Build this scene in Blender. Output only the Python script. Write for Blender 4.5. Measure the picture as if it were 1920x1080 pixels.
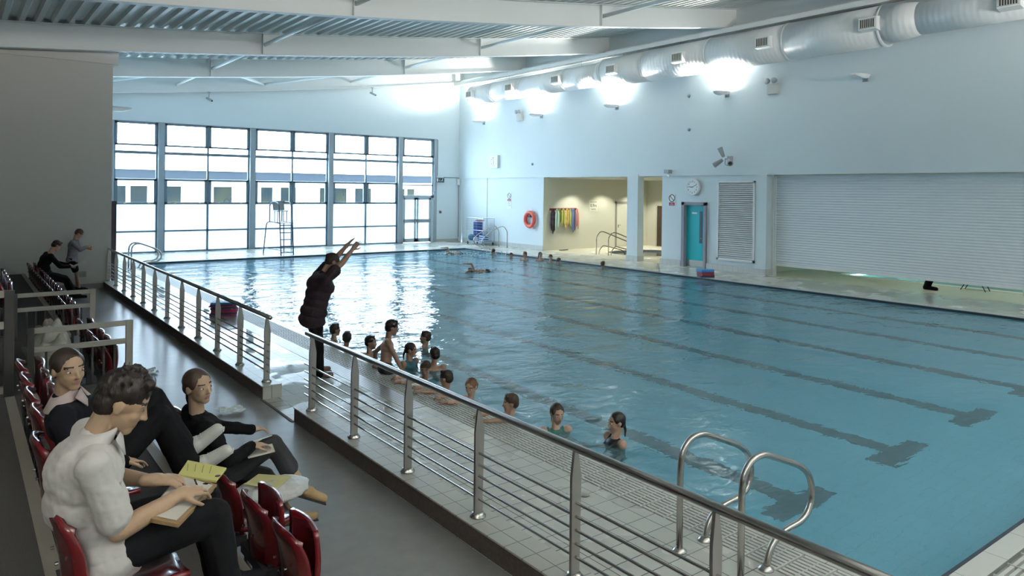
import bpy, bmesh, math, random
from mathutils import Vector, Matrix, noise
random.seed(7)
PI = math.pi
for o in list(bpy.data.objects): bpy.data.objects.remove(o)
SC = bpy.context.scene
COL = SC.collection

# ------------------------------------------------------------------ camera
YAW, PITCH, ROLL, CAMZ = math.radians(37.184), math.radians(.116), math.radians(.6526), 2.6
fw = Vector((math.sin(YAW)*math.cos(PITCH), math.cos(YAW)*math.cos(PITCH), -math.sin(PITCH)))
rt = Vector((math.cos(YAW), -math.sin(YAW), 0)); up = rt.cross(fw)
rt2 = math.cos(ROLL)*rt + math.sin(ROLL)*up; up2 = -math.sin(ROLL)*rt + math.cos(ROLL)*up
cd = bpy.data.cameras.new('camera'); cam = bpy.data.objects.new('camera', cd); COL.objects.link(cam)
M = Matrix((rt2, up2, -fw)).transposed().to_4x4(); M.translation = (0, 0, CAMZ)
cam.matrix_world = M
cd.sensor_width = 36; cd.lens = 36*1373/1920; cd.shift_y = -180/1920; cd.clip_end = 300; cd.clip_start = .05
SC.camera = cam

# ------------------------------------------------------------------ world, exposure
w = bpy.data.worlds.new('sky'); SC.world = w; w.use_nodes = True
nt = w.node_tree; bg = nt.nodes['Background']
bg.inputs[0].default_value = (.72, .87, 1, 1); bg.inputs[1].default_value = 12
SC.view_settings.view_transform = 'Standard'; SC.view_settings.look = 'None'
SC.view_settings.exposure = 0.6; SC.view_settings.gamma = 1; SC.view_settings.use_curve_mapping = False
SC.cycles.max_bounces = 10; SC.cycles.diffuse_bounces = 5; SC.cycles.transmission_bounces = 8
SC.cycles.transparent_max_bounces = 12; SC.cycles.caustics_reflective = True; SC.cycles.caustics_refractive = True
SC.cycles.sample_clamp_indirect = 6

def lamp(kind, name, loc, power, color=(1, 1, 1), parent=None, **k):
    d = bpy.data.lights.new(name, kind); d.energy = power; d.color = color
    o = bpy.data.objects.new(name, d); COL.objects.link(o); o.location = loc
    for a, v in k.items():
        if a == 'rot': o.rotation_euler = v
        else: setattr(d, a, v)
    if parent: o.parent = parent; o.location = Vector(loc) - origin(parent)
    return o
# daylight portal over the glazing of the end wall
po = lamp('AREA', 'window_daylight', (11.9, 31.62, 2.6), 1, shape='RECTANGLE', size=14.6, size_y=5.2, rot=(-PI/2, 0, 0))
po.data.cycles.is_portal = True

# ------------------------------------------------------------------ materials
MATS = {}
def mat(name, col, rough=.5, metal=0, spec=.5, bump=None, var=None, emit=None, trans=0, ior=1.45, sheen=0, coat=0, alpha=1):
    if name in MATS: return MATS[name]
    m = bpy.data.materials.new(name); m.use_nodes = True; MATS[name] = m
    n = m.node_tree; b = n.nodes['Principled BSDF']
    b.inputs['Base Color'].default_value = (*col, 1); b.inputs['Roughness'].default_value = rough
    b.inputs['Metallic'].default_value = metal; b.inputs['Specular IOR Level'].default_value = spec
    b.inputs['Transmission Weight'].default_value = trans; b.inputs['IOR'].default_value = ior
    b.inputs['Coat Weight'].default_value = coat; b.inputs['Alpha'].default_value = alpha
    if sheen: b.inputs['Sheen Weight'].default_value = sheen
    if emit:
        b.inputs['Emission Color'].default_value = (*emit[0], 1); b.inputs['Emission Strength'].default_value = emit[1]
    tc = None
    def coord(sc):
        nonlocal tc
        if tc is None: tc = n.nodes.new('ShaderNodeTexCoord')
        mp = n.nodes.new('ShaderNodeMapping'); n.links.new(tc.outputs['Object'], mp.inputs[0])
        mp.inputs['Scale'].default_value = sc if hasattr(sc, '__len__') else (sc,)*3
        return mp
    if var:     # (scale, second colour, amount)
        mp = coord(var[0]); ns = n.nodes.new('ShaderNodeTexNoise'); n.links.new(mp.outputs[0], ns.inputs[0])
        ns.inputs['Scale'].default_value = 1; ns.inputs['Detail'].default_value = 4
        rp = n.nodes.new('ShaderNodeMapRange'); n.links.new(ns.outputs['Fac'], rp.inputs[0])
        rp.inputs[1].default_value = .35; rp.inputs[2].default_value = .65; rp.inputs[4].default_value = var[2]
        mx = n.nodes.new('ShaderNodeMix'); mx.data_type = 'RGBA'
        n.links.new(rp.outputs[0], mx.inputs[0]); mx.inputs[6].default_value = (*col, 1); mx.inputs[7].default_value = (*var[1], 1)
        n.links.new(mx.outputs[2], b.inputs['Base Color'])
    if bump:    # (scale, strength, distance)
        mp = coord(bump[0]); ns = n.nodes.new('ShaderNodeTexNoise'); n.links.new(mp.outputs[0], ns.inputs[0])
        ns.inputs['Scale'].default_value = 1; ns.inputs['Detail'].default_value = 3
        bp = n.nodes.new('ShaderNodeBump'); bp.inputs['Strength'].default_value = bump[1]; bp.inputs['Distance'].default_value = bump[2]
        n.links.new(ns.outputs['Fac'], bp.inputs['Height']); n.links.new(bp.outputs[0], b.inputs['Normal'])
    return m

def tile_mat(name, c1, c2, grout, w, h, mortar, rough, offs=0.0, wet=None, bumpd=.002, axes='xy', rot=0, loc=(0, 0, 0)):
    m = bpy.data.materials.new(name); m.use_nodes = True; MATS[name] = m
    n = m.node_tree; b = n.nodes['Principled BSDF']
    tc = n.nodes.new('ShaderNodeTexCoord'); vec = tc.outputs['Object']
    if axes != 'xy':
        sp = n.nodes.new('ShaderNodeSeparateXYZ'); cb = n.nodes.new('ShaderNodeCombineXYZ')
        n.links.new(vec, sp.inputs[0]); ix = {'x': 0, 'y': 1, 'z': 2}
        n.links.new(sp.outputs[ix[axes[0]]], cb.inputs[0]); n.links.new(sp.outputs[ix[axes[1]]], cb.inputs[1]); vec = cb.outputs[0]
    mp = n.nodes.new('ShaderNodeMapping'); n.links.new(vec, mp.inputs[0]); mp.inputs['Location'].default_value = loc
    br = n.nodes.new('ShaderNodeTexBrick'); n.links.new(mp.outputs[0], br.inputs['Vector'])
    br.offset = offs; br.inputs['Scale'].default_value = 1; br.inputs['Brick Width'].default_value = w; br.inputs['Row Height'].default_value = h
    br.inputs['Mortar Size'].default_value = mortar; br.inputs['Mortar Smooth'].default_value = .1
    br.inputs['Color1'].default_value = (*c1, 1); br.inputs['Color2'].default_value = (*c2, 1); br.inputs['Mortar'].default_value = (*grout, 1)
    n.links.new(br.outputs['Color'], b.inputs['Base Color']); b.inputs['Roughness'].default_value = rough
    if wet:
        ns = n.nodes.new('ShaderNodeTexNoise'); ns.inputs['Scale'].default_value = wet[0]; ns.inputs['Detail'].default_value = 3
        n.links.new(tc.outputs['Object'], ns.inputs[0])
        rp = n.nodes.new('ShaderNodeMapRange'); n.links.new(ns.outputs['Fac'], rp.inputs[0])
        rp.inputs[1].default_value = .45; rp.inputs[2].default_value = .55; rp.inputs[3].default_value = wet[1]; rp.inputs[4].default_value = rough
        n.links.new(rp.outputs[0], b.inputs['Roughness'])
    bp = n.nodes.new('ShaderNodeBump'); bp.inputs['Distance'].default_value = bumpd; bp.inputs['Strength'].default_value = .6; bp.invert = True
    n.links.new(br.outputs['Fac'], bp.inputs['Height']); n.links.new(bp.outputs[0], b.inputs['Normal'])
    return m

WALL = mat('painted_wall', (.68, .765, .80), .6, bump=(60, .08, .002))
WALLL = mat('gallery_wall_paint', (.58, .56, .52), .7, bump=(50, .1, .002))
BAND = mat('gallery_wall_band', (.64, .62, .59), .7)
STEELW = mat('white_steel', (.76, .80, .80), .5)
DECKM = mat('roof_deck_metal', (.66, .70, .69), .45, var=((3, .3, 3), (.56, .59, .58), .6))
FRAME = mat('window_frame_paint', (.13, .19, .24), .4)
POSTW = mat('window_post_paint', (.30, .36, .40), .5)
GALF = mat('gallery_floor_vinyl', (.19, .187, .18), .30, var=(6, (.24, .237, .23), .6), bump=(140, .12, .001))
CARP = mat('tier_carpet', (.055, .052, .05), .9, var=(180, (.09, .085, .08), .9), bump=(300, .5, .002))
NOSE = mat('step_nosing', (.36, .33, .27), .6, bump=(200, .3, .001))
KERB = mat('kerb_side', (.075, .055, .05), .7, bump=(90, .4, .003), var=(40, (.11, .085, .075), .8))
CHROME = mat('stainless_steel', (.46, .44, .42), .22, metal=1, bump=(120, .05, .001))
POSTS = mat('brushed_steel_post', (.36, .34, .32), .38, metal=.85)
WHITE = mat('white_plastic', (.8, .82, .82), .4)
GREYP = mat('grey_plastic', (.32, .34, .36), .4)
BLACK = mat('black_plastic', (.012, .012, .014), .35)
DECKT = tile_mat('deck_tiles', (.46, .47, .44), (.49, .50, .47), (.10, .11, .10), .2, .2, .004, .3, wet=(1.3, .06))
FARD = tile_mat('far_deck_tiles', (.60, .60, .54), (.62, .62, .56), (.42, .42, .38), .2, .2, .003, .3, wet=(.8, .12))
KTILE = tile_mat('kerb_top_tiles', (.42, .42, .38), (.45, .45, .41), (.14, .14, .13), .24, .2, .004, .3)
SKT = tile_mat('skirting_tiles', (.55, .57, .56), (.58, .6, .59), (.4, .42, .42), .2, .4, .005, .3, axes='yz')
SKTX = tile_mat('skirting_tiles_x', (.45, .46, .42), (.48, .48, .44), (.35, .36, .34), .2, .4, .005, .3, axes='xz')
COPE = tile_mat('coping_tiles', (.56, .57, .54), (.59, .6, .57), (.25, .26, .25), .5, .25, .003, .25)
PTILE = tile_mat('pool_floor_tiles', (.40, .75, .86), (.42, .78, .88), (.34, .68, .80), .25, .125, .004, .3)
LANE = tile_mat('lane_line_tiles', (.012, .014, .02), (.016, .018, .024), (.02, .025, .03), .25, .125, .004, .3)
GLASS = mat('window_glass', (.95, .98, 1), .0, trans=1, ior=1.0, spec=0)
def glass_mat():
    m = GLASS; n = m.node_tree; n.nodes.clear(); o = n.nodes.new('ShaderNodeOutputMaterial')
    t = n.nodes.new('ShaderNodeBsdfTransparent'); t.inputs[0].default_value = (.93, .97, 1, 1)
    g = n.nodes.new('ShaderNodeBsdfGlossy'); g.inputs['Roughness'].default_value = .02
    mx = n.nodes.new('ShaderNodeMixShader'); mx.inputs[0].default_value = .06
    n.links.new(t.outputs[0], mx.inputs[1]); n.links.new(g.outputs[0], mx.inputs[2]); n.links.new(mx.outputs[0], o.inputs[0])
glass_mat()
FROST = bpy.data.materials.new('frosted_glass'); FROST.use_nodes = True; MATS['frosted_glass'] = FROST
n = FROST.node_tree; n.nodes.clear(); o = n.nodes.new('ShaderNodeOutputMaterial')
t = n.nodes.new('ShaderNodeBsdfTranslucent'); t.inputs[0].default_value = (.42, .45, .47, 1)
t2 = n.nodes.new('ShaderNodeBsdfTransparent'); t2.inputs[0].default_value = (.34, .36, .38, 1)
mx = n.nodes.new('ShaderNodeMixShader'); mx.inputs[0].default_value = .35
n.links.new(t.outputs[0], mx.inputs[1]); n.links.new(t2.outputs[0], mx.inputs[2]); n.links.new(mx.outputs[0], o.inputs[0])

def water_mat(name, tint=(.66, .89, .98), body=(.33, .66, .78), turbid=.24, s1=.9, s2=4.8, strength=.62):
    m = bpy.data.materials.new(name); m.use_nodes = True; n = m.node_tree; n.nodes.clear(); L = n.links
    o = n.nodes.new('ShaderNodeOutputMaterial'); tc = n.nodes.new('ShaderNodeTexCoord')
    def nz(sc, rot, det, dist):
        mp = n.nodes.new('ShaderNodeMapping'); mp.inputs['Scale'].default_value = sc; mp.inputs['Rotation'].default_value = (0, 0, rot)
        L.new(tc.outputs['Object'], mp.inputs[0]); x = n.nodes.new('ShaderNodeTexNoise'); x.inputs['Scale'].default_value = 1
        x.inputs['Detail'].default_value = det; x.inputs['Distortion'].default_value = dist; L.new(mp.outputs[0], x.inputs[0]); return x.outputs['Fac']
    a = nz((s1*1.1, s1*1.5, 1), .5, 1.5, .4); b = nz((s2*.8, s2*1.3, 1), -.3, 2, .8)
    sp = n.nodes.new('ShaderNodeSeparateXYZ'); L.new(tc.outputs['Object'], sp.inputs[0])
    mr = n.nodes.new('ShaderNodeMapRange'); L.new(sp.outputs[1], mr.inputs[0]); mr.inputs[1].default_value = 3; mr.inputs[2].default_value = 8
    mr.inputs[3].default_value = .35; mr.inputs[4].default_value = 1
    m1 = n.nodes.new('ShaderNodeMath'); m1.operation = 'MULTIPLY_ADD'; L.new(b, m1.inputs[0]); m1.inputs[1].default_value = .26; L.new(a, m1.inputs[2])
    m2 = n.nodes.new('ShaderNodeMath'); m2.operation = 'MULTIPLY'; L.new(m1.outputs[0], m2.inputs[0]); L.new(mr.outputs[0], m2.inputs[1])
    bp = n.nodes.new('ShaderNodeBump'); bp.inputs['Strength'].default_value = strength; bp.inputs['Distance'].default_value = .10
    L.new(m2.outputs[0], bp.inputs['Height'])
    t = n.nodes.new('ShaderNodeBsdfRefraction'); t.inputs[0].default_value = (*tint, 1); t.inputs['IOR'].default_value = 1.33; t.inputs['Roughness'].default_value = 0; L.new(bp.outputs[0], t.inputs['Normal'])
    d = n.nodes.new('ShaderNodeBsdfDiffuse'); d.inputs[0].default_value = (*body, 1)
    mx = n.nodes.new('ShaderNodeMixShader'); mx.inputs[0].default_value = turbid; L.new(t.outputs[0], mx.inputs[1]); L.new(d.outputs[0], mx.inputs[2])
    fr = n.nodes.new('ShaderNodeFresnel'); fr.inputs[0].default_value = 1.33; L.new(bp.outputs[0], fr.inputs[1])
    g = n.nodes.new('ShaderNodeBsdfGlossy'); g.inputs['Roughness'].default_value = .03; L.new(bp.outputs[0], g.inputs['Normal'])
    mz = n.nodes.new('ShaderNodeMixShader'); L.new(fr.outputs[0], mz.inputs[0]); L.new(mx.outputs[0], mz.inputs[1]); L.new(g.outputs[0], mz.inputs[2])
    L.new(mz.outputs[0], o.inputs[0]); MATS[name] = m; return m
WATER = water_mat('pool_water')

# ------------------------------------------------------------------ mesh helpers
def origin(o):
    v = Vector((0, 0, 0))
    while o: v += o.location; o = o.parent
    return v
class MB:
    def __init__(s): s.v = []; s.f = []; s.m = []; s.mi = 0
    def add(s, vs, fs):
        b = len(s.v); s.v += [Vector(p) for p in vs]
        for f in fs: s.f.append([b+i for i in f]); s.m.append(s.mi)
        return s
    def box(s, x0, x1, y0, y1, z0, z1):
        return s.add([(x0, y0, z0), (x1, y0, z0), (x1, y1, z0), (x0, y1, z0), (x0, y0, z1), (x1, y0, z1), (x1, y1, z1), (x0, y1, z1)],
                     [(3, 2, 1, 0), (4, 5, 6, 7), (0, 1, 5, 4), (1, 2, 6, 5), (2, 3, 7, 6), (3, 0, 4, 7)])
    def bar(s, a, b, w, h, upv=(0, 0, 1)):      # rectangular bar from a to b
        a, b = Vector(a), Vector(b); d = (b-a).normalized(); u = Vector(upv); r = d.cross(u)
        if r.length < 1e-4: r = d.cross(Vector((1, 0, 0)))
        r.normalize(); u = r.cross(d)
        vs = [p + sx*r*w/2 + sz*u*h/2 for p in (a, b) for sx, sz in ((-1, -1), (1, -1), (1, 1), (-1, 1))]
        return s.add(vs, [(0, 1, 2, 3), (7, 6, 5, 4), (0, 4, 5, 1), (1, 5, 6, 2), (2, 6, 7, 3), (3, 7, 4, 0)])
    def tube(s, pts, r, n=10, cap=True):
        pts = [Vector(p) for p in pts]; rs = r if hasattr(r, '__len__') else [r]*len(pts)
        rings = []; prev = None
        for i, p in enumerate(pts):
            d = (pts[min(i+1, len(pts)-1)] - pts[max(i-1, 0)]).normalized()
            if prev is None:
                q = Vector((0, 0, 1)) if abs(d.z) < .9 else Vector((1, 0, 0)); x = d.cross(q).normalized()
            else:
                x = (prev - d*prev.dot(d)).normalized()
            prev = x; y = d.cross(x)
            rings.append([p + (x*math.cos(2*PI*k/n) + y*math.sin(2*PI*k/n))*rs[i] for k in range(n)])
        vs = [v for g in rings for v in g]; fs = []
        for i in range(len(pts)-1):
            for k in range(n):
                fs.append((i*n+k, i*n+(k+1) % n, (i+1)*n+(k+1) % n, (i+1)*n+k))
        if cap: fs.append(tuple(range(n))[::-1]); fs.append(tuple((len(pts)-1)*n+k for k in range(n)))
        return s.add(vs, fs)
    def lathe(s, prof, c=(0, 0, 0), axis=(0, 0, 1), n=20):   # prof: (radius, height along the axis)
        ax = Vector(axis).normalized(); q = Vector((1, 0, 0)) if abs(ax.x) < .9 else Vector((0, 1, 0))
        x = ax.cross(q).normalized(); y = ax.cross(x); c = Vector(c)
        vs = [c + ax*h + (x*math.cos(2*PI*k/n)+y*math.sin(2*PI*k/n))*r for r, h in prof for k in range(n)]
        fs = [(i*n+k, i*n+(k+1) % n, (i+1)*n+(k+1) % n, (i+1)*n+k) for i in range(len(prof)-1) for k in range(n)]
        fs += [tuple(range(n))[::-1], tuple((len(prof)-1)*n+k for k in range(n))]
        return s.add(vs, fs)
    def ell(s, c, r, ax=None, nu=16, nv=10):      # ellipsoid, ax = 3 axis vectors
        c = Vector(c); ax = ax or (Vector((1, 0, 0)), Vector((0, 1, 0)), Vector((0, 0, 1)))
        r = r if hasattr(r, '__len__') else (r, r, r)
        vs = [c - ax[2]*r[2]]
        for j in range(1, nv):
            t = -PI/2 + PI*j/nv
            for i in range(nu):
                p = 2*PI*i/nu; vs.append(c + ax[0]*r[0]*math.cos(t)*math.cos(p) + ax[1]*r[1]*math.cos(t)*math.sin(p) + ax[2]*r[2]*math.sin(t))
        vs.append(c + ax[2]*r[2]); N = len(vs)-1; fs = []
        for i in range(nu):
            fs.append((0, 1+(i+1) % nu, 1+i)); fs.append((N, N-nu+i, N-nu+(i+1) % nu))
            for j in range(nv-2):
                a = 1+j*nu; fs.append((a+i, a+(i+1) % nu, a+nu+(i+1) % nu, a+nu+i))
        return s.add(vs, fs)
    def cap(s, a, b, ra, rb, n=12):               # tapered capsule
        a, b = Vector(a), Vector(b); d = b-a; L = d.length
        if L < 1e-5: return s.ell(a, ra)
        d /= L; pts = []; rs = []
        for k in (-1, -.8, -.5, -.2): pts.append(a + d*ra*k); rs.append(max(ra*math.sqrt(max(0, 1-k*k)), ra*.05))
        for k in (0, .25, .5, .75, 1): pts.append(a.lerp(b, k)); rs.append(ra+(rb-ra)*k)
        for k in (.2, .5, .8, 1): pts.append(b + d*rb*k); rs.append(max(rb*math.sqrt(max(0, 1-k*k)), rb*.05))
        return s.tube(pts, rs, n)
    def prism(s, pts, d):                          # polygon extruded by vector d
        d = Vector(d); n = len(pts); pts = [Vector(p) for p in pts]
        return s.add(pts + [p+d for p in pts], [tuple(range(n))[::-1], tuple(n+i for i in range(n))] + [(i, (i+1) % n, n+(i+1) % n, n+i) for i in range(n)])
    def grid(s, nu, nv, fn, close=False):
        vs = [fn(i/(nu-1), j/(nv-1)) for j in range(nv) for i in range(nu)]
        fs = [(j*nu+i, j*nu+i+1, (j+1)*nu+i+1, (j+1)*nu+i) for j in range(nv-1) for i in range(nu-1)]
        return s.add(vs, fs)
    def build(s, name, m, parent=None, smooth=False, mods=(), bevel=0, local=False, keep=False):
        me = bpy.data.meshes.new(name); off = Vector((0, 0, 0)) if (parent is None or local) else origin(parent)
        me.from_pydata([v-off for v in s.v], [], s.f); ms = m if isinstance(m, (list, tuple)) else [m]
        for q in ms: me.materials.append(q)
        if len(ms) > 1:
            for p, i in zip(me.polygons, s.m): p.material_index = i
        me.validate()
        if not keep:
            bm = bmesh.new(); bm.from_mesh(me); bmesh.ops.recalc_face_normals(bm, faces=bm.faces); bm.to_mesh(me); bm.free()
        o = bpy.data.objects.new(name, me); COL.objects.link(o)
        if smooth:
            for p in me.polygons: p.use_smooth = True
        if bevel:
            b = o.modifiers.new('bevel', 'BEVEL'); b.width = bevel; b.segments = 2; b.limit_method = 'ANGLE'
        for k, kw in mods:
            q = o.modifiers.new(k.lower(), k)
            for a, v in kw.items(): setattr(q, a, v)
        if parent: o.parent = parent
        return o
def tag(o, label, cat, group=None, kind=None):
    o['label'] = label; o['category'] = cat
    if group: o['group'] = group
    if kind: o['kind'] = kind
    return o
def thing(name, label, cat, loc=(0, 0, 0), group=None):
    o = bpy.data.objects.new(name, None); COL.objects.link(o); o.location = loc; o.empty_display_size = .1
    return tag(o, label, cat, group)
def struct(o): o['kind'] = 'structure'; return o
def copy_tree(o, parent=None):
    c = o.copy(); COL.objects.link(c)
    if parent: c.parent = parent
    for ch in o.children: copy_tree(ch, c)
    return c
def bend(pts, r=.1, n=5):      # rounds the corners of a polyline
    pts = [Vector(p) for p in pts]; out = [pts[0]]
    for i in range(1, len(pts)-1):
        a, b, c = pts[i-1], pts[i], pts[i+1]; rr = min(r, (a-b).length*.48, (c-b).length*.48)
        p, q = b+(a-b).normalized()*rr, b+(c-b).normalized()*rr
        for k in range(n+1):
            t = k/n; out.append(p*(1-t)**2 + b*2*t*(1-t) + q*t*t)
    out.append(pts[-1]); return out
def text(name, body, size, loc, rot, m, parent, depth=.002, align='CENTER'):
    c = bpy.data.curves.new(name, 'FONT'); c.body = body; c.size = size; c.align_x = align; c.align_y = 'CENTER'; c.extrude = depth
    t = bpy.data.objects.new(name, c); COL.objects.link(t); t.rotation_euler = rot
    dg = bpy.context.evaluated_depsgraph_get(); me = bpy.data.meshes.new_from_object(t.evaluated_get(dg))
    bpy.data.objects.remove(t); me.transform(Matrix.Rotation(rot[2], 4, 'Z') @ Matrix.Rotation(rot[1], 4, 'Y') @ Matrix.Rotation(rot[0], 4, 'X'))
    me.materials.clear(); me.materials.append(m)
    o = bpy.data.objects.new(name, me); COL.objects.link(o); o.parent = parent; o.location = Vector(loc)-origin(parent)
    return o

# ================================================================== SETTING
XR, YF = 20.4, 31.4                       # right wall plane, end wall plane
PX0, PX1, PY0, PY1 = 5.05, 18.12, 2.16, 27.3
def roofz(x): return 5.72 + .075*x + .0019*x*x
def S(name, mb, m, **k): return struct(mb.build(name, m, **k))

# floors
mb = MB(); mb.box(-5, 3.0, -4, 21.3, -.3, 0); S('floor_gallery', mb, GALF)
# deck around the pool
mb = MB(); mb.box(3.0, 4.52, -4, YF+.1, -.3, 0); mb.box(4.52, XR+.5, -4, PY0-.56, -.3, 0)
S('floor_deck', mb, DECKT)
mb = MB(); mb.box(4.52, PX1+.06, PY1+.3, YF+.1, -.3, 0); mb.box(PX1+.3, 27.2, PY0-.56, YF+.1, -.3, 0); 
mb2 = MB(); mb2.box(4.52, PX1+.3, PY1+.3, YF+.1, -.3, 0); mb2.box(PX1+.3, XR, PY0-.56, YF+.1, -.3, 0)
S('floor_far_deck', mb2, FARD)
# coping
mb = MB()
mb.box(PX0-.16, PX0, PY0-.16, PY1+.3, -.06, .004); mb.box(PX0, PX1, PY0-.16, PY0, -.06, .004)
mb.box(PX1, PX1+.3, PY0-.16, PY1+.3, -.06, .012); mb.box(PX0, PX1, PY1, PY1+.3, -.06, .012)
S('trim_pool_coping', mb, COPE)
mb = MB(); mb.box(4.52, PX0-.16, PY0-.56, PY1+.3, -.3, -.03); mb.box(PX0-.16, PX1+.3, PY0-.56, PY0-.16, -.3, -.03); S('floor_gutter', mb, mat('gutter_dark', (.22, .23, .22), .5))
# gutter grating: slatted sections
GR = mat('grating_plastic', (.56, .57, .54), .4)
mb = MB()
y = PY0-.5
while y < 13:                # slats run along y
    for i in range(8):
        xx = 4.54+i*.0455; mb.box(xx, xx+.026, y+.012, y+.238, -.03, 0)
    mb.box(4.53, 4.885, y, y+.012, -.03, 0); mb.box(4.53, 4.885, y+.119, y+.131, -.03, -.002)
    y += .25
while y < PY1+.2:
    for i in range(8):
        xx = 4.54+i*.0455; mb.box(xx, xx+.026, y, y+.99, -.03, 0)
    mb.box(4.53, 4.885, y, y+.012, -.03, 0); y += 1.0
g = thing('drain_grating', 'slatted white plastic drain grating along the near left pool edge', 'grating', (4.7, 8, 0))
mb.build('slats', GR, g)
mb = MB(); x = PX0-.1
while x < 12:
    for i in range(8):
        yy = PY0-.54+i*.0455; mb.box(x+.012, x+.238, yy, yy+.026, -.03, 0)
    mb.box(x, x+.012, PY0-.55, PY0-.17, -.03, 0); x += .25
g = thing('drain_grating', 'slatted white drain grating across the near end of the pool', 'grating', (7, 1.8, 0))
mb.build('slats', GR, g)
# patterned anti-slip band tiles left of the grating, further up the deck
BANDM = tile_mat('studded_band_tiles', (.10, .075, .085), (.14, .11, .12), (.5, .5, .5), .04, .04, .006, .3)
mb = MB(); mb.box(4.26, 4.52, 7.6, PY1, -.01, .003); S('trim_studded_band', mb, BANDM)

# pool basin
D = -1.08
mb = MB(); mb.box(PX0-.2, PX1+.2, PY0-.2, PY1+.2, D-.2, D)
S('floor_pool', mb, PTILE)
mb = MB(); mb.box(PX0-.2, PX0, PY0-.2, PY1+.2, D, -.06); mb.box(PX1, PX1+.2, PY0-.2, PY1+.2, D, -.06)
mb.box(PX0, PX1, PY0-.2, PY0, D, -.06); mb.box(PX0, PX1, PY1, PY1+.2, D, -.06)
S('wall_pool', mb, PTILE)
mb = MB()   # dark band under the coping
mb.box(PX1-.012, PX1, PY0, PY1, -.11, 0.0); mb.box(PX0, PX1, PY0, PY0+.05, -.11, -.02); mb.box(PX0, PX1, PY1-.012, PY1, -.09, -.0)
S('trim_overflow_slot', mb, mat('overflow_dark', (.02, .03, .045), .4))
for i, x in enumerate((6.65, 8.7, 10.75, 12.8, 14.85, 16.9)):
    mb = MB(); mb.box(x-.13, x+.13, PY0+1.85, PY1-2, D, D+.006)
    for yy in (PY0+1.85, PY1-2): mb.box(x-.5, x+.5, yy-.13, yy+.13, D, D+.006)
    S('trim_lane_%d' % (i+1), mb, LANE)
mb = MB(); mb.grid(3, 3, lambda u, v: (PX0+(PX1-PX0)*u, PY0+(PY1-PY0)*v, -.045))
wt = mb.build('water', WATER, keep=True); tag(wt, 'rippling pale turquoise pool water filling the large swimming pool', 'water', kind='stuff')

# kerbs under the railings
def kerb(y0, y1):
    mb = MB(); mb.box(3.01, 3.24, y0, y1, 0, .15); S('trim_kerb', mb, KERB)
    mb = MB(); mb.box(3.0, 3.25, y0, y1, .15, .165); mb.box(3.24, 3.25, y0, y1, 0, .15); mb.box(3.01, 3.25, y0-.006, y0, 0, .15); S('trim_kerb_top', mb, KTILE, bevel=.004)
kerb(-3.5, 7.93); kerb(8.98, 21.2)
mb = MB(); mb.box(2.985, 3.015, 7.93, 8.98, 0, .006); S('trim_joint', mb, KERB)

# end wall (window wall)
T = .35
mb = MB()
mb.box(19.05, XR+.3, YF, YF+T, 0, 9.2); mb.box(2.6, 19.05, YF, YF+T, 5.12, 9.2); mb.box(2.6, 4.68, YF, YF+T, 0, 5.2)
S('wall_end', mb, WALL)
mb = MB(); mb.box(19.1, XR, YF-.02, YF, 0, .13); S('baseboard_end', mb, SKTX)
# hall side wall beyond the gallery block, plus block itself
mb = MB(); mb.box(2.6, 3.18, 21.75, YF, 0, 7.5); S('wall_hall_left', mb, WALL)
mb = MB(); mb.box(-5, 3.18, 21.22, 21.75, 0, 6.6); S('wall_gallery_end', mb, WALLL)
mb = MB(); mb.box(-5, 3.30, 21.17, 21.8, 5.72, 6.7); S('trim_gallery_band', mb, BAND)
mb = MB(); mb.box(-5, 3.18, 21.2, 21.22, 0, .12); S('baseboard_gallery', mb, mat('gallery_skirting', (.28, .27, .25), .6))
mb = MB(); mb.box(-5.2, -5, -4, 21.3, 0, 8); S('wall_left', mb, WALLL)
mb = MB(); mb.box(-5, 27, -4.3, -4, 0, 9); S('wall_back', mb, WALL)
# windows
posts = [(4.60, 4.76), (6.30, 6.52), (9.86, 10.08), (13.36, 13.58), (16.90, 17.12), (18.88, 19.08)]
mb = MB()
for a, b in posts[1:5]: mb.box(a, b, YF-.14, YF+.12, 0, 5.12)
mb.box(18.90, 19.08, YF-.06, YF+.12, 0, 5.12); mb.box(4.6, 4.76, YF-.1, YF+.12, 0, 5.12)
S('trim_window_posts', mb, POSTW, bevel=.01)
bays = [(4.76, 6.30, 0), (6.52, 9.86, 1), (10.08, 13.36, 1), (13.58, 16.90, 1)]
lv = [.04, .84, 1.93, 2.86, 3.90, 4.22, 5.09]
def vent(fr, x0, x1, z0, z1, t=.08):
    fr.box(x0, x1, YF-.04, YF+.05, z0, z0+t*.8); fr.box(x0, x1, YF-.04, YF+.05, z1-t*.8, z1)
    fr.box(x0, x0+t, YF-.04, YF+.05, z0, z1); fr.box(x1-t, x1, YF-.04, YF+.05, z0, z1)
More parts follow.
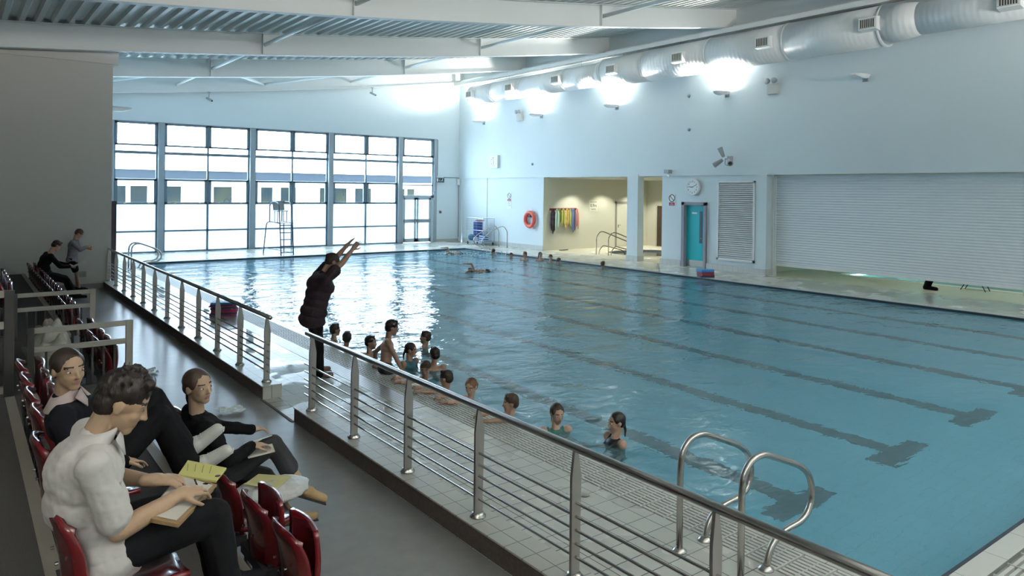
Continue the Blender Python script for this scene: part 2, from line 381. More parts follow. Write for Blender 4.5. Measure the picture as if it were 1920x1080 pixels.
for i, (a, b, mid) in enumerate(bays):
    fr = MB()
    xs = [a, (a+b)/2, b] if mid else [a, b]
    fr.box(a, a+.06, YF, YF+.08, 0, 5.12); fr.box(b-.06, b, YF, YF+.08, 0, 5.12)
    if mid: fr.box(xs[1]-.035, xs[1]+.035, YF-.02, YF+.08, 0, 5.12)
    fr.box(a, b, YF, YF+.08, 0, .05); fr.box(a, b, YF-.02, YF+.06, .81, .87); fr.box(a, b, YF-.06, YF+.08, 3.86, 3.97)
    fr.box(a, b, YF-.02, YF+.08, 5.06, 5.12)
    for k in range(len(xs)-1):
        vent(fr, xs[k]+.03, xs[k+1]-.03, 1.90, 2.90, .10); vent(fr, xs[k]+.03, xs[k+1]-.03, 4.18, 5.09, .085)
    f = struct(fr.build('window_%d' % (i+1), FRAME))
    pn = MB(); pn.box(a+.02, b-.02, YF+.02, YF+.026, 1.95, 5.1); pn.build('pane', GLASS, f)
    pn = MB(); pn.box(a+.02, b-.02, YF+.02, YF+.026, .04, 1.93); pn.build('frosted_pane', FROST, f)
    hd = MB()
    for k in range(len(xs)-1):
        for q in (.25, .8): hd.box(xs[k]+(xs[k+1]-xs[k])*q-.05, xs[k]+(xs[k+1]-xs[k])*q+.05, YF-.07, YF-.04, 1.93, 1.97)
    hd.build('window_latches', CHROME, f)
# door bay
a, b = 17.12, 18.90
fr = MB(); fr.box(a, a+.06, YF, YF+.08, 2.3, 5.12); fr.box(b-.06, b, YF, YF+.08, 0, 5.12)
fr.box(a, b, YF-.06, YF+.08, 3.86, 3.97); fr.box(a, b, YF, YF+.06, 2.78, 2.83); fr.box(a, b, YF-.02, YF+.08, 5.06, 5.12); vent(fr, a+.03, b-.05, 4.18, 5.09, .11)
f = struct(fr.build('window_5', FRAME)); pn = MB(); pn.box(a+.02, b-.02, YF+.02, YF+.026, 2.3, 5.1); pn.build('pane', GLASS, f)
dfm = mat('door_frame_aluminium', (.42, .50, .54), .4)
mb = MB(); mb.box(a, a+.1, YF-.05, YF+.08, 0, 2.3); mb.box(b-.14, b, YF-.05, YF+.08, 0, 2.3); mb.box(a, b, YF-.05, YF+.08, 2.2, 2.32)
d1 = struct(mb.build('door_1', dfm))
for (u0, u1) in ((a+.1, 17.93), (17.96, b-.14)):
    l = MB(); l.box(u0, u0+.1, YF-.02, YF+.04, .02, 2.2); l.box(u1-.1, u1, YF-.02, YF+.04, .02, 2.2)
    for z0, z1 in ((.02, .20), (.98, 1.14), (2.1, 2.2)): l.box(u0, u1, YF-.02, YF+.04, z0, z1)
    lf = l.build('door_leaf', dfm, d1)
    p = MB(); p.box(u0+.09, u1-.09, YF, YF+.006, .2, 2.1); p.build('door_pane', FROST, lf)
    h = MB(); h.box(u0+.02, u1-.02, YF-.1, YF-.06, 1.04, 1.09); h.box(u0+.03, u0+.07, YF-.08, YF-.02, 1.0, 1.13); h.box(u1-.07, u1-.03, YF-.08, YF-.02, 1.0, 1.13)
    h.build('push_bar', GREYP, lf)

# right wall: upper part, piers and panels, openings
H1 = 3.22; XP = XR+.05
mb = MB(); mb.box(XR, XR+.3, -4, YF+.1, H1, 9.2)
mb.box(XR, XR+.25, YF-.3, YF+.1, 0, H1)
mb.box(XR, XR+.42, 24.63, 24.92, 0, H1); mb.box(XR, XR+.34, 13.58, 13.98, 0, H1)
mb.box(XP, XP+.2, 28.96, YF, 0, H1); mb.box(XP, XP+.2, 24.92, 28.90, 0, H1)
mb.box(XP, XP+.2, 16.98, 17.92, 0, H1); mb.box(XP, XP+.2, 15.90, 16.98, 2.27, H1); mb.box(XP, XP+.2, 13.98, 15.90, 0, H1)
mb.box(XR, XR+.3, -4, 2.0, 0, H1)
S('wall_right', mb, WALL)
mb = MB(); mb.box(XR-.015, XR, 13.98, 15.88, 0, .2); mb.box(XR-.015, XR, 17.0, 17.94, 0, .2); mb.box(XR-.015, XR, 24.62, 31, 0, .2); mb.box(XR-.015, XR, 13.56, 13.98, 0, .2)
mb.box(XR-.015, XR+.4, 13.565, 13.58, 0, .2); S('baseboard_right', mb, SKT)
mb = MB(); mb.box(XP-.004, XP+.004, 28.90, 28.96, 0, H1); S('trim_panel_gap', mb, GREYP)
mb = MB(); mb.box(XR-.012, XR, -4, YF, H1-.03, H1); S('trim_wall_ledge', mb, STEELW)
# free column in the recess
mb = MB(); mb.box(20.35, 20.68, 19.02, 19.57, .17, H1+.05); S('trim_column', mb, WALL, bevel=.01)
mb = MB(); mb.box(20.335, 20.695, 19.005, 19.585, 0, .2); S('trim_column_base', mb, SKT)
# spa recess room
RW = mat('recess_wall_paint', (.60, .61, .52), .6); RC = mat('recess_ceiling_paint', (.66, .66, .58), .6)
mb = MB(); mb.box(XR+.003, 27.2, 24.605, 24.8, 0, 3.2); S('wall_recess_towels', mb, RW)
mb = MB(); mb.box(27.0, 27.2, 13.3, 24.8, 0, 3.3); mb.box(XP+.2, 27.2, 14.0, 14.2, 0, 3.3); S('wall_recess_back', mb, RW)
mb = MB(); mb.box(XR+.3, 27.2, 2, 24.8, 3.16, 3.3); S('ceiling_recess', mb, RC)
RFL = tile_mat('recess_floor_tiles', (.62, .60, .48), (.64, .62, .5), (.5, .48, .4), .2, .2, .003, .3)
# recess floor with an opening for the spa
SPX0, SPX1, SPY0, SPY1 = 21.6, 25.4, 19.6, 22.9
mb = MB()
mb.box(XR, SPX0, 14, 24.7, -.3, 0); mb.box(SPX1, 27.2, 14, 24.7, -.3, 0); mb.box(SPX0, SPX1, SPY1, 24.7, -.3, 0); mb.box(SPX0, SPX1, 14, SPY0, -.3, 0)
S('floor_recess', mb, RFL)
mb = MB(); mb.box(XR, 27.2, 2, 14, -.3, 0)
mb = MB(); mb.box(XR, 22.6, 1.5, 14, -.3, 0); mb.box(22.6, 27.2, 12.6, 14, -.3, 0); S('floor_learner', mb, RFL)
mb = MB(); mb.box(22.6, 27.2, 1.5, 12.6, -.9, -.8); mb.box(22.5, 22.6, 1.5, 12.6, -.8, -.1); S('floor_learner_pool', mb, PTILE)
mb = MB(); mb.box(22.5, 22.9, 1.5, 12.6, -.1, .012); S('trim_learner_coping', mb, mat('pale_coping', (.75, .74, .62), .4))
LW = water_mat('learner_water', (.6, .85, .8), (.3, .42, .34))
mb = MB(); mb.grid(2, 2, lambda u, v: (22.9+4.05*u, 1.55+11*v, -.05)); wl = mb.build('water', LW, keep=True)
tag(wl, 'pale green water of the small pool glimpsed under the roller shutter', 'water', kind='stuff')
mb = MB(); mb.box(27.0, 27.2, 1.5, 13.3, -.8, 3.3); mb.box(XR+.3, 27.2, 1.3, 1.5, 0, 3.3); S('wall_learner_back', mb, RW)
# ceiling: corrugated roof deck
pit, hgt = .333, .085
prof = []; x = -5.2
while x < XR+.5:
    for dx, dz in ((0, 0), (.10, 0), (.145, hgt), (.288, hgt)): prof.append((x+dx, dz))
    x += pit
mb = MB(); n = len(prof)
vs = []
for yy in (-4.2, YF+.3): vs += [(px, yy, roofz(px)+.62+dz) for px, dz in prof]
for yy in (-4.2, YF+.3): vs += [(px, yy, roofz(px)+.80) for px, dz in prof]
fs = [(i, i+1, n+i+1, n+i) for i in range(n-1)] + [(2*n+i, 3*n+i, 3*n+i+1, 2*n+i+1) for i in range(n-1)]
mb.add(vs, fs); S('ceiling', mb, DECKM)
# roof beams: tapered I-sections following the roof curve
for k, yy in enumerate((3.0, 8.9, 14.8, 20.7, 26.0, 31.12)):
    b = MB(); x0, x1, ns = -5.0, XR, 40
    if yy == 20.7: x0 = -5
    if yy > 21.5: x0 = 3.2
    def strip(w, za, zb):
        vs = []
        for i in range(ns+1):
            x = x0+(x1-x0)*i/ns; z = roofz(x)
            vs += [(x, yy-w/2, z+za), (x, yy+w/2, z+za), (x, yy+w/2, z+zb), (x, yy-w/2, z+zb)]
        fs = [(4*i+j, 4*i+(j+1) % 4, 4*i+4+(j+1) % 4, 4*i+4+j) for i in range(ns) for j in range(4)] + [(0, 3, 2, 1), (4*ns, 4*ns+1, 4*ns+2, 4*ns+3)]
        b.add(vs, fs)
    strip(.22, 0, .022); strip(.016, .022, .60); strip(.22, .60, .62)
    r = thing('roof_beam', ['white steel roof beam over the near seating', 'white steel roof beam above the gap in the railings', 'white steel roof beam crossing the top of the view, nearest the camera in sight',
        'white steel roof beam running into the top of the grey gallery wall', 'white steel roof beam second from the window wall', 'white steel roof beam lying along the top of the window wall'][k], 'beam', (10, yy, roofz(10)))
    b.build('girder', STEELW, r)
    st = MB()
    for xx in (-.4, 6.9, 14.3):
        if xx > x0 and yy < 31:
            z = roofz(xx); st.box(xx-.09, xx-.078, yy-.11, yy+.11, z+.02, z+.6)
    if st.v: st.build('stiffener', STEELW, r)
# round struts between beams
ys = (3.0, 8.9, 14.8, 20.7, 26.0, 31.12)
for xi, xx in enumerate((-.4, 6.9, 14.3)):
    for j in range(5):
        if xx < 3 and j > 2: continue
        z = roofz(xx)+.30; mb = MB(); mb.tube([(xx, ys[j]+.02, z), (xx, ys[j+1]-.02, z)], .055, 12)
        o = mb.build('roof_strut', STEELW, smooth=True)
        tag(o, 'white roof strut %s, %s' % (('on the gallery side', 'over the left pool half', 'over the right pool half')[xi],
            ('behind the view', 'over the near seats', 'between the nearest beams', 'between middle beams', 'nearest the windows')[j]), 'strut', 'round struts between the roof beams')
for i, (xa, xb) in enumerate(((10.3, 7.1), (10.3, 14.1), (18.1, 14.5), (3.4, 6.7))):
    mb = MB(); mb.tube([(xa, 31.0, roofz(xa)+.27), (xb, 26.05, roofz(xb)+.30)], .05, 10)
    o = mb.build('roof_brace', STEELW, smooth=True)
    tag(o, ['diagonal white roof brace leaning left in the bay by the windows', 'diagonal white roof brace leaning right in the bay by the windows', 'diagonal white roof brace nearest the right wall', 'diagonal white roof brace nearest the gallery wall'][i], 'brace')
# eaves member over the duct
mb = MB(); mb.box(19.78, 19.98, -4, 31.0, 7.78, 7.94); mb.box(20.2, XR, -4, 31.0, 7.86, 8.1)
o = mb.build('eaves_beam', STEELW); tag(o, 'long white box beam running above the air duct on the right wall', 'beam')
# outside
GRD = mat('outdoor_paving', (.75, .76, .76), .8)
mb = MB(); mb.box(-40, 60, YF+.6, 90, -.4, -.1); S('floor_outside', mb, GRD)

# ================================================================== RIGHT WALL THINGS
def disc(mb, c, r, ax, th=.004, n=24): return mb.lathe([(r, 0), (r, th)], c, ax, n)
XL = Vector((-1, 0, 0))
INK = mat('sign_ink', (.02, .025, .03), .5); RED = mat('sign_red', (.35, .03, .08), .5); SIGNW = mat('sign_white', (.82, .86, .86), .35)
BLUEI = mat('sign_blue', (.10, .40, .75), .5)
# roller shutter
y0, y1, xs, zb = -3.5, 13.56, 20.74, .355
mb = MB(); rows = int((3.2-zb)/.075); vs = []; 
for i in range(rows*4+1):
    z = zb+.02+(3.18-zb)*i/(rows*4); ph = (i % 4)/4
    vs += [(xs - (.0, .011, .012, .004)[i % 4], y0, z), (xs - (.0, .011, .012, .004)[i % 4], y1, z)]
mb.add(vs, [(2*i, 2*i+1, 2*i+3, 2*i+2) for i in range(rows*4)])
r = thing('roller_shutter', 'long white ribbed roller shutter lowered almost to the floor', 'shutter', (xs, 5, zb))
mb.build('curtain', mat('shutter_slats', (.70, .76, .80), .45), r)
mb = MB(); mb.box(xs-.03, xs+.02, y0, y1, zb-.04, zb+.03); mb.build('bottom_rail', WHITE, r)
mb = MB(); mb.box(xs-.06, xs+.05, y1-.06, y1+.015, 0, 3.2); mb.box(xs-.04, xs+.04, y1-.12, y1-.06, 0, 3.2); mb.build('guide_rail', STEELW, r)
mb = MB(); mb.box(22.1, 22.22, 7.0, 7.12, 0, 3.16); struct(mb.build('trim_learner_post', WALL))
# teal door
DX = XR-.004
fmm = mat('door_frame_mauve', (.27, .26, .31), .4)
mb = MB(); mb.box(DX-.03, DX+.20, 16.84, 16.96, 0, 2.26); mb.box(DX-.03, DX+.20, 15.90, 16.0, 0, 2.26); mb.box(DX-.03, DX+.20, 15.90, 16.96, 2.16, 2.27)
dr = struct(mb.build('door_2', fmm))
mb = MB(); mb.box(DX+.12, DX+.165, 16.0, 16.84, .02, 2.16); lf = mb.build('door_leaf', mat('teal_door_paint', (.015, .42, .50), .35), dr)
mb = MB(); mb.box(DX+.112, DX+.12, 16.02, 16.82, .04, .24); mb.build('kick_plate', POSTS, lf)
mb = MB(); mb.box(DX+.108, DX+.12, 16.16, 16.27, .85, 1.95); mb.build('vision_panel', mat('wired_glass', (.10, .12, .16), .1, bump=(30, .5, .01)), lf)
mb = MB(); mb.box(DX+.108, DX+.12, 16.38, 16.60, 1.86, 1.915); mb.build('name_plate', SIGNW, lf)
mb = MB(); mb.tube([(DX+.12, 16.08, 1.02), (DX+.05, 16.08, 1.02), (DX+.05, 16.20, 1.02)], .011, 8); mb.lathe([(.025, 0), (.025, .01)], (DX+.11, 16.08, 1.02), (1, 0, 0), 12); mb.build('door_handle', CHROME, lf, smooth=True)
mb = MB(); mb.box(DX+.2, DX+1.5, 15.6, 15.7, 0, 2.4); 
# louvred panel
mb = MB(); X = XR-.002
mb.box(X-.03, X+.03, 15.38, 15.44, .36, 3.0); mb.box(X-.03, X+.03, 13.99, 14.05, .36, 3.0); mb.box(X-.03, X+.03, 13.99, 15.44, 2.94, 3.0); mb.box(X-.03, X+.03, 13.99, 15.44, .36, .44)
lv_ = thing('louvre_panel', 'tall white louvred ventilation panel between the teal door and the shutter', 'louvre', (X, 14.7, .36))
mb.build('frame', WHITE, lv_)
mb = MB(); nS = 37
for i in range(nS):
    z = .46+i*2.48/nS; mb.prism([(X-.028, 14.05, z), (X-.024, 14.05, z-.004), (X+.035, 14.05, z+.045), (X+.031, 14.05, z+.049)], (0, 1.33, 0))
mb.build('slats', WHITE, lv_)
mb = MB(); mb.box(X+.036, X+.044, 14.0, 15.42, .4, 2.98); mb.build('backing', mat('dark_void', (.03, .05, .06), .8), lv_)
# round clock
def clock(name, label, c, R, square=False, hm=(8.75, 10.5)):
    t = thing(name, label, 'clock', c)
    mb = MB()
    if square: mb.box(c[0]-.12, c[0], c[1]-R, c[1]+R, c[2]-R, c[2]+R); mb.build('case', WHITE, t, bevel=.01)
    else: mb.lathe([(R, 0), (R, .07), (R*.97, .085), (R*.88, .085), (R*.88, .07)], c, XL, 32); mb.build('case', WHITE, t)
    xf = c[0]-(.125 if square else .074)
    mb = MB(); disc(mb, (xf+.002, c[1], c[2]), R*.87, XL); fc = mb.build('dial', SIGNW, t)
    for h in range(1, 13):
        a = h*PI/6; p = (xf-.004, c[1]-math.sin(a)*R*.68, c[2]+math.cos(a)*R*.68)
        text('numeral', str(h), R*.30, p, (PI/2, 0, -PI/2), INK, fc, .001)
    for L, wd, a in ((R*.5, R*.07, hm[0]*PI/6), (R*.68, R*.05, hm[1]*PI/30)):
        mb = MB(); d = Vector((0, -math.sin(a), math.cos(a))); mb.bar(Vector((xf-.008, c[1], c[2]))-d*R*.12, Vector((xf-.008, c[1], c[2]))+d*L, wd, .004, (1, 0, 0)); mb.build('hand', INK, t)
    return t
clock('wall_clock', 'round white wall clock with black hands above the teal door', (XR-.002, 16.45, 2.79), .285, hm=(9.15, 11))
clock('wall_clock', 'square white wall clock high on the right wall near the far corner', (XR-.002, 28.2, 3.96), .30, True, (6.1, 58))
# signs
def sign(name, label, c, ax='y', s=1, depth=None, only_depth=False, col=None, yn=-1):
    t = thing(name, label, 'sign', c)
    def P(u, v, e): # u to the viewer's right, v up, e out of the wall
        return (c[0]-e, c[1]-u, c[2]+v) if ax == 'y' else (c[0]+u, c[1]-e, c[2]+v)
    def rect(u0, u1, v0, v1, e0, e1, nm, m, par=t):
        a, b = P(u0, v0, e0), P(u1, v1, e1); mb = MB(); mb.box(min(a[0], b[0]), max(a[0], b[0]), min(a[1], b[1]), max(a[1], b[1]), a[2], b[2]); return mb.build(nm, m, par)
    rz = -PI/2 if ax == 'y' else 0
    if not only_depth:
        rect(-.155*s, .155*s, -.02*s, .42*s, 0, .008, 'board', SIGNW)
        mb = MB(); N = 28; cc = (0, .27*s); R = .125*s
        pts = [P(cc[0]+R*math.cos(2*PI*i/N), cc[1]+R*math.sin(2*PI*i/N), .012) for i in range(N+1)]; mb.tube(pts, .013*s, 6)
        mb.bar(P(-R*.7, .27*s+R*.7, .012), P(R*.7, .27*s-R*.7, .012), .022*s, .004, (1, 0, 0) if ax == 'y' else (0, 1, 0)); mb.build('prohibition_ring', INK, t)
        rect(-.13*s, .13*s, 0, .12*s, .008, .012, 'red_panel', RED)
        text('lettering', 'NO\nDIVING', .05*s, P(0, .06*s, .014), (PI/2, 0, rz), SIGNW, t, .001)
    if depth:
        v = -.36*s if not only_depth else -.2
        rect(-.17*s, .17*s, v, v+.32*s, 0, .008, 'depth_board', SIGNW if not only_depth else mat('sign_cream', (.66, .68, .58), .5))
        text('lettering', depth[0], .055*s, P(0, v+.265*s, .010), (PI/2, 0, rz), INK, t, .001)
        text('lettering', depth[1], .13*s, P(0, v+.16*s, .010), (PI/2, 0, rz), col or INK, t, .001)
        if len(depth) > 2: text('lettering', depth[2], .055*s, P(0, v+.05*s, .010), (PI/2, 0, rz), INK, t, .001)
    return t
sign('pool_sign', 'white no diving sign with red panel over a blue depth figure, left of the lifebuoy', (XR+.045, 27.15, 2.1), depth=('DEPTH', '1.5m'), col=BLUEI, s=.93)
sign('pool_sign', 'white no diving sign with a red panel, beside the teal door', (XR+.045, 17.45, 2.12))
sign('pool_sign', 'pale depth sign in the recess between towels and door', (23.38, 24.60, 1.9), ax='x', depth=('SHALLOW', '0.9m', 'WATER'), only_depth=True, s=1.55)
# exit sign
c = (19.27, YF-.02, 3.08)
t = thing('exit_sign', 'small dark running man exit sign beside the end windows', 'sign', c)
mb = MB(); mb.box(c[0]-.23, c[0]+.23, c[1]-.04, c[1], c[2]-.115, c[2]+.115); mb.build('board', mat('exit_dark', (.015, .05, .045), .4), t)
mb = MB(); mb.box(c[0]-.2, c[0]-.12, c[1]-.044, c[1]-.04, c[2]-.08, c[2]+.08)
mb.bar((c[0]+.1, c[1]-.044, c[2]+.0), (c[0]+.13, c[1]-.044, c[2]+.05), .03, .004, (0, 1, 0)); mb.ell((c[0]+.14, c[1]-.044, c[2]+.075), (.018, .004, .018))
mb.bar((c[0]+.1, c[1]-.044, c[2]), (c[0]+.06, c[1]-.044, c[2]-.07), .02, .004, (0, 1, 0)); mb.bar((c[0]+.1, c[1]-.044, c[2]), (c[0]+.16, c[1]-.044, c[2]-.06), .02, .004, (0, 1, 0))
mb.bar((c[0]-.03, c[1]-.044, c[2]+.06), (c[0]-.03, c[1]-.044, c[2]-.06), .016, .004, (0, 1, 0)); mb.bar((c[0]-.06, c[1]-.044, c[2]-.02), (c[0]-.03, c[1]-.044, c[2]-.07), .016, .004, (0, 1, 0)); mb.bar((c[0], c[1]-.044, c[2]-.02), (c[0]-.03, c[1]-.044, c[2]-.07), .016, .004, (0, 1, 0))
mb.build('pictogram', SIGNW, t)
# conduits and small devices
mb = MB(); mb.tube(bend([(19.0, YF-.03, 5.1), (19.12, YF-.03, 5.1), (19.12, YF-.03, 3.3), (18.95, YF-.05, 3.1), (18.95, YF-.08, 2.5), (18.6, YF-.08, 2.36), (17.9, YF-.08, 2.36)], .1), .018, 8)
o = mb.build('conduit', GREYP, smooth=True); tag(o, 'grey conduit dropping from window corner down to the double door', 'conduit')
mb = MB(); mb.tube([(19.5, YF-.03, 3.22), (XR-.04, YF-.03, 3.22)], .02, 8); o = mb.build('conduit', GREYP, smooth=True); tag(o, 'grey conduit running from the exit sign to the corner', 'conduit')
mb = MB(); mb.tube([(XR-.03, YF-.06, 3.2), (XR-.03, YF-.06, .2)], .02, 8); o = mb.build('conduit', GREYP, smooth=True); tag(o, 'thin vertical grey conduit in the corner of the hall', 'conduit')
mb = MB(); mb.box(XR-.14, XR-.02, YF-.16, YF-.04, 2.85, 3.15); o = mb.build('junction_box', WHITE, bevel=.01); tag(o, 'small white box in the far corner of the hall', 'box')
mb = MB(); mb.box(19.26, 19.37, YF-.05, YF, 1.42, 1.53); o = mb.build('alarm_call_point', mat('call_red', (.18, .06, .06), .4), bevel=.006); tag(o, 'small dark call point on the end wall beside the doors', 'alarm')
for i, (yy, zz, lab) in enumerate(((25.4, 3.78, 'small round grey sensor on the right wall above the lifebuoy panel'), (16.7, 5.98, 'tiny sensor high on right wall, upper of two'), (16.68, 4.8, 'tiny sensor high on right wall, lower of two'))):
    mb = MB(); mb.lathe([(.06, 0), (.055, .03), (.02, .06)], (XR, yy, zz), XL, 14); o = mb.build('wall_sensor', GREYP, smooth=True); tag(o, lab, 'sensor')
mb = MB(); mb.box(3.18, 3.4, 21.9, 21.96, 0, 2.2); o = mb.build('fire_curtain', mat('dark_door', (.04, .03, .04), .6)); struct(o); o.name = 'trim_dark_edge'

# lifebuoy
c = Vector((XR-.07, 25.47, 1.32)); t = thing('lifebuoy', 'orange red lifebuoy ring with white rope on the right wall', 'lifebuoy', c)
mb = MB(); mb.tube([c+Vector((0, math.cos(a), math.sin(a)))*.31 for a in [2*PI*i/40 for i in range(41)]], .085, 12, cap=False)
mb.build('ring', mat('buoy_orange', (.72, .10, .07), .35), t, smooth=True)
mb = MB()
for q in range(4):
    a0 = PI/4+q*PI/2+.1; a1 = a0+PI/2-.2
    mb.tube([c+Vector((-.02, math.cos(a0+(a1-a0)*k/10), math.sin(a0+(a1-a0)*k/10)))*(.40+.10*math.sin(PI*k/10)) for k in range(11)], .009, 6)
mb.build('rope', WHITE, t, smooth=True)
mb = MB(); mb.box(c.x, XR, c.y-.03, c.y+.03, c.z+.12, c.z+.3); mb.box(c.x-.04, XR, c.y-.1, c.y+.1, c.z+.1, c.z+.16); mb.build('hook', BLACK, t)

# air duct: large diameter then reducer to the smaller one
DX_, DZ_ = 19.80, 7.13
t = thing('air_duct', 'large white spiral air duct along the top of the right wall', 'duct', (DX_, 15, DZ_))
DUCT = mat('duct_metal', (.70, .73, .74), .32, spec=.6)
nd = DUCT.node_tree; bs = nd.nodes['Principled BSDF']; tcc = nd.nodes.new('ShaderNodeTexCoord'); wv = nd.nodes.new('ShaderNodeTexWave')
wv.bands_direction = 'Y'; wv.inputs['Scale'].default_value = 2.2; wv.inputs['Distortion'].default_value = 0; nd.links.new(tcc.outputs['Object'], wv.inputs[0])
bp = nd.nodes.new('ShaderNodeBump'); bp.inputs['Distance'].default_value = .006; bp.inputs['Strength'].default_value = .8; nd.links.new(wv.outputs[1], bp.inputs['Height']); nd.links.new(bp.outputs[0], bs.inputs['Normal'])
def ductseg(y0, y1, r0, r1, nm='duct_section', x=DX_, z=DZ_):
    mb = MB(); N = 32; mb.lathe([(r0, 0), (r1, y1-y0)], (x, y0, z), (0, 1, 0), 36); return mb.build(nm, DUCT, t, smooth=True)
segs = [(9.6, 12.4, .55), (12.4, 15.2, .55), (15.2, 18.0, .55), (18.0, 20.1, .54)]
for a, b, r in segs: ductseg(a, b, r, r)
ductseg(20.1, 20.5, .54, .45); 
for a, b in ((20.5, 22.4), (22.4, 25.2), (25.2, 27.4), (27.4, 29.2)): ductseg(a, b, .45, .45)
ductseg(8.7, 9.6, .42, .55, z=DZ_+.03); 
for a, b in ((6.0, 8.7), (3.2, 6.0), (.4, 3.2), (-3.8, .4)): ductseg(a, b, .42, .42, z=DZ_+.03)
for yy, r in [(12.4, .56), (15.2, .56), (18.0, .555), (20.1, .55), (20.5, .46), (22.4, .46), (25.2, .46), (27.4, .46), (29.15, .46), (9.6, .565), (6.0, .43), (3.2, .43)]:
    mb = MB(); mb.lathe([(r, 0), (r+.012, .01), (r+.012, .05), (r, .06)], (DX_, yy-.03, DZ_ + (.03 if yy < 9 else 0)), (0, 1, 0), 36); mb.build('joint_collar', DUCT, t, smooth=True)
for yy in (10.9, 13.7, 16.6, 19.3, 21.6, 24.0, 26.4, 28.6):
    mb = MB(); mb.tube([(DX_, yy, DZ_+.45), (DX_, yy, 7.85)], .006, 6); mb.build('hanger', GREYP, t)
for i, (yy, r) in enumerate(((28.78, .45), (25.68, .45), (22.56, .45), (19.31, .54), (16.18, .55), (12.93, .55), (9.76, .55), (6.55, .42))):
    z = 7.1; x0 = DX_-math.sqrt(max(.01, r*r))-.16
    mb = MB(); mb.prism([(x0, yy-.24, z-.15), (x0, yy-.24, z+.17), (DX_-.2, yy-.24, z+.25), (DX_-.2, yy-.24, z-.22)], (0, .48, 0)); g = mb.build('grille_box', WHITE, t)
    mb = MB(); mb.box(x0-.006, x0, yy-.2, yy+.2, z-.10, z+.13); bk = mb.build('grille_void', mat('grille_dark', (.04, .03, .03), .7), g)
    mb = MB()
    for q in range(8): mb.box(x0-.014, x0-.002, yy-.2+q*.055, yy-.2+q*.055+.018, z-.10, z+.13)
    mb.box(x0-.016, x0-.002, yy-.215, yy+.215, z+.12, z+.14); mb.box(x0-.016, x0-.002, yy-.215, yy+.215, z-.12, z-.10); mb.build('grille_blades', mat('grille_grey', (.52, .54, .5), .4), g)
# wall uplighters
LENS = mat('uplight_lens', (1, 1, 1), .3, emit=((1, .98, .90), 60))
def floodlight(label, c, on=True, power=420, sx=-1):
    c = Vector(c); t = thing('uplighter', label, 'lamp', c, 'uplighters on the right wall' if sx < 0 else None)
    X = lambda d: c.x+sx*d
    mb = MB(); mb.grid(2, 2, lambda u, v: (0, 0, 0)) if False else None
    # boat shaped body: wide lid at the wall side, nose pointing into the hall
    secs = [(.10, .20, .055), (.25, .21, .07), (.42, .19, .07), (.58, .15, .05), (.68, .08, .025)]
    vs = []
    for d, hw, dp in secs: vs += [(X(d), c.y-hw, c.z+.05), (X(d), c.y+hw, c.z+.05), (X(d), c.y+hw*.7, c.z+.05-dp*1.6), (X(d), c.y-hw*.7, c.z+.05-dp*1.6)]
    mb.add(vs, [(4*i+j, 4*i+(j+1) % 4, 4*i+4+(j+1) % 4, 4*i+4+j) for i in range(4) for j in range(4)] + [(0, 3, 2, 1), (16, 17, 18, 19)])
    mb.build('body', WHITE, t, bevel=.008)
    mb = MB(); mb.box(min(X(.18), X(.58)), max(X(.18), X(.58)), c.y-.13, c.y+.13, c.z+.051, c.z+.062); mb.build('lens', LENS if on else mat('lens_off', (.5, .55, .55), .1), t)
    mb = MB(); mb.bar((X(0), c.y, c.z-.02), (X(.14), c.y, c.z-.02), .08, .05); mb.box(min(X(0), X(.03)), max(X(0), X(.03)), c.y-.08, c.y+.08, c.z-.12, c.z+.04)
    mb.tube([(X(.03), c.y-.06, c.z-.1), (X(.16), c.y-.06, c.z-.02)], .012, 6); mb.build('bracket', GREYP, t)
    if on:
        lamp('SPOT', 'uplight', (X(.36), c.y, c.z+.10), power, (1, .98, .92), t, spot_size=math.radians(150), spot_blend=.6, shadow_soft_size=.2, rot=(0, PI+(.42*sx), 0))
    return t
for (yy, on, lab) in ((29.2, 1, 'lit white uplighter on the right wall, nearest the far corner'), (24.8, 1, 'lit white uplighter on the right wall, second from the far corner'),
                      (20.2, 1, 'lit white uplighter on the right wall below the duct collar'), (15.1, 1, 'brightest white uplighter, beside the twin headed emergency light'),
                      (10.45, 0, 'switched off white uplighter on right wall above the shutter')):
    floodlight(lab, (XR, yy, 5.9), bool(on), 1250)
for xx_ in (-2.5, 3.5, 9.5, 15.5):  # assumed fill uplighters behind the camera, added to brighten the dark seating
    c_ = Vector((xx_, -4, 4.6)); t = thing('uplighter', 'added fill uplighter on the wall behind the camera, %s' % {-2.5: 'over the top seats', 3.5: 'over the walkway', 9.5: 'over the near pool end', 15.5: 'nearest the right wall'}[xx_], 'lamp', c_, 'added fill uplighters on the back wall')
    mb = MB(); mb.prism([(c_.x-.2, -3.9, 4.65), (c_.x+.2, -3.9, 4.65), (c_.x+.14, -3.35, 4.65), (c_.x-.14, -3.35, 4.65)], (0, 0, -.08)); mb.build('body', WHITE, t, bevel=.01)
    mb = MB(); mb.box(c_.x-.13, c_.x+.13, -3.85, -3.45, 4.652, 4.66); mb.build('lens', LENS, t)
    mb = MB(); mb.box(c_.x-.05, c_.x+.05, -4, -3.9, 4.55, 4.65); mb.build('bracket', GREYP, t)
    lamp('SPOT', 'uplight', (xx_, -3.6, 4.72), 2500, (1, .93, .86), t, spot_size=math.radians(150), spot_blend=.6, shadow_soft_size=.15, rot=(PI-.45, 0, 0))
floodlight('unlit white lamp on the pool side of the gallery wall', (3.18, 22.6, 4.72), False, sx=1)
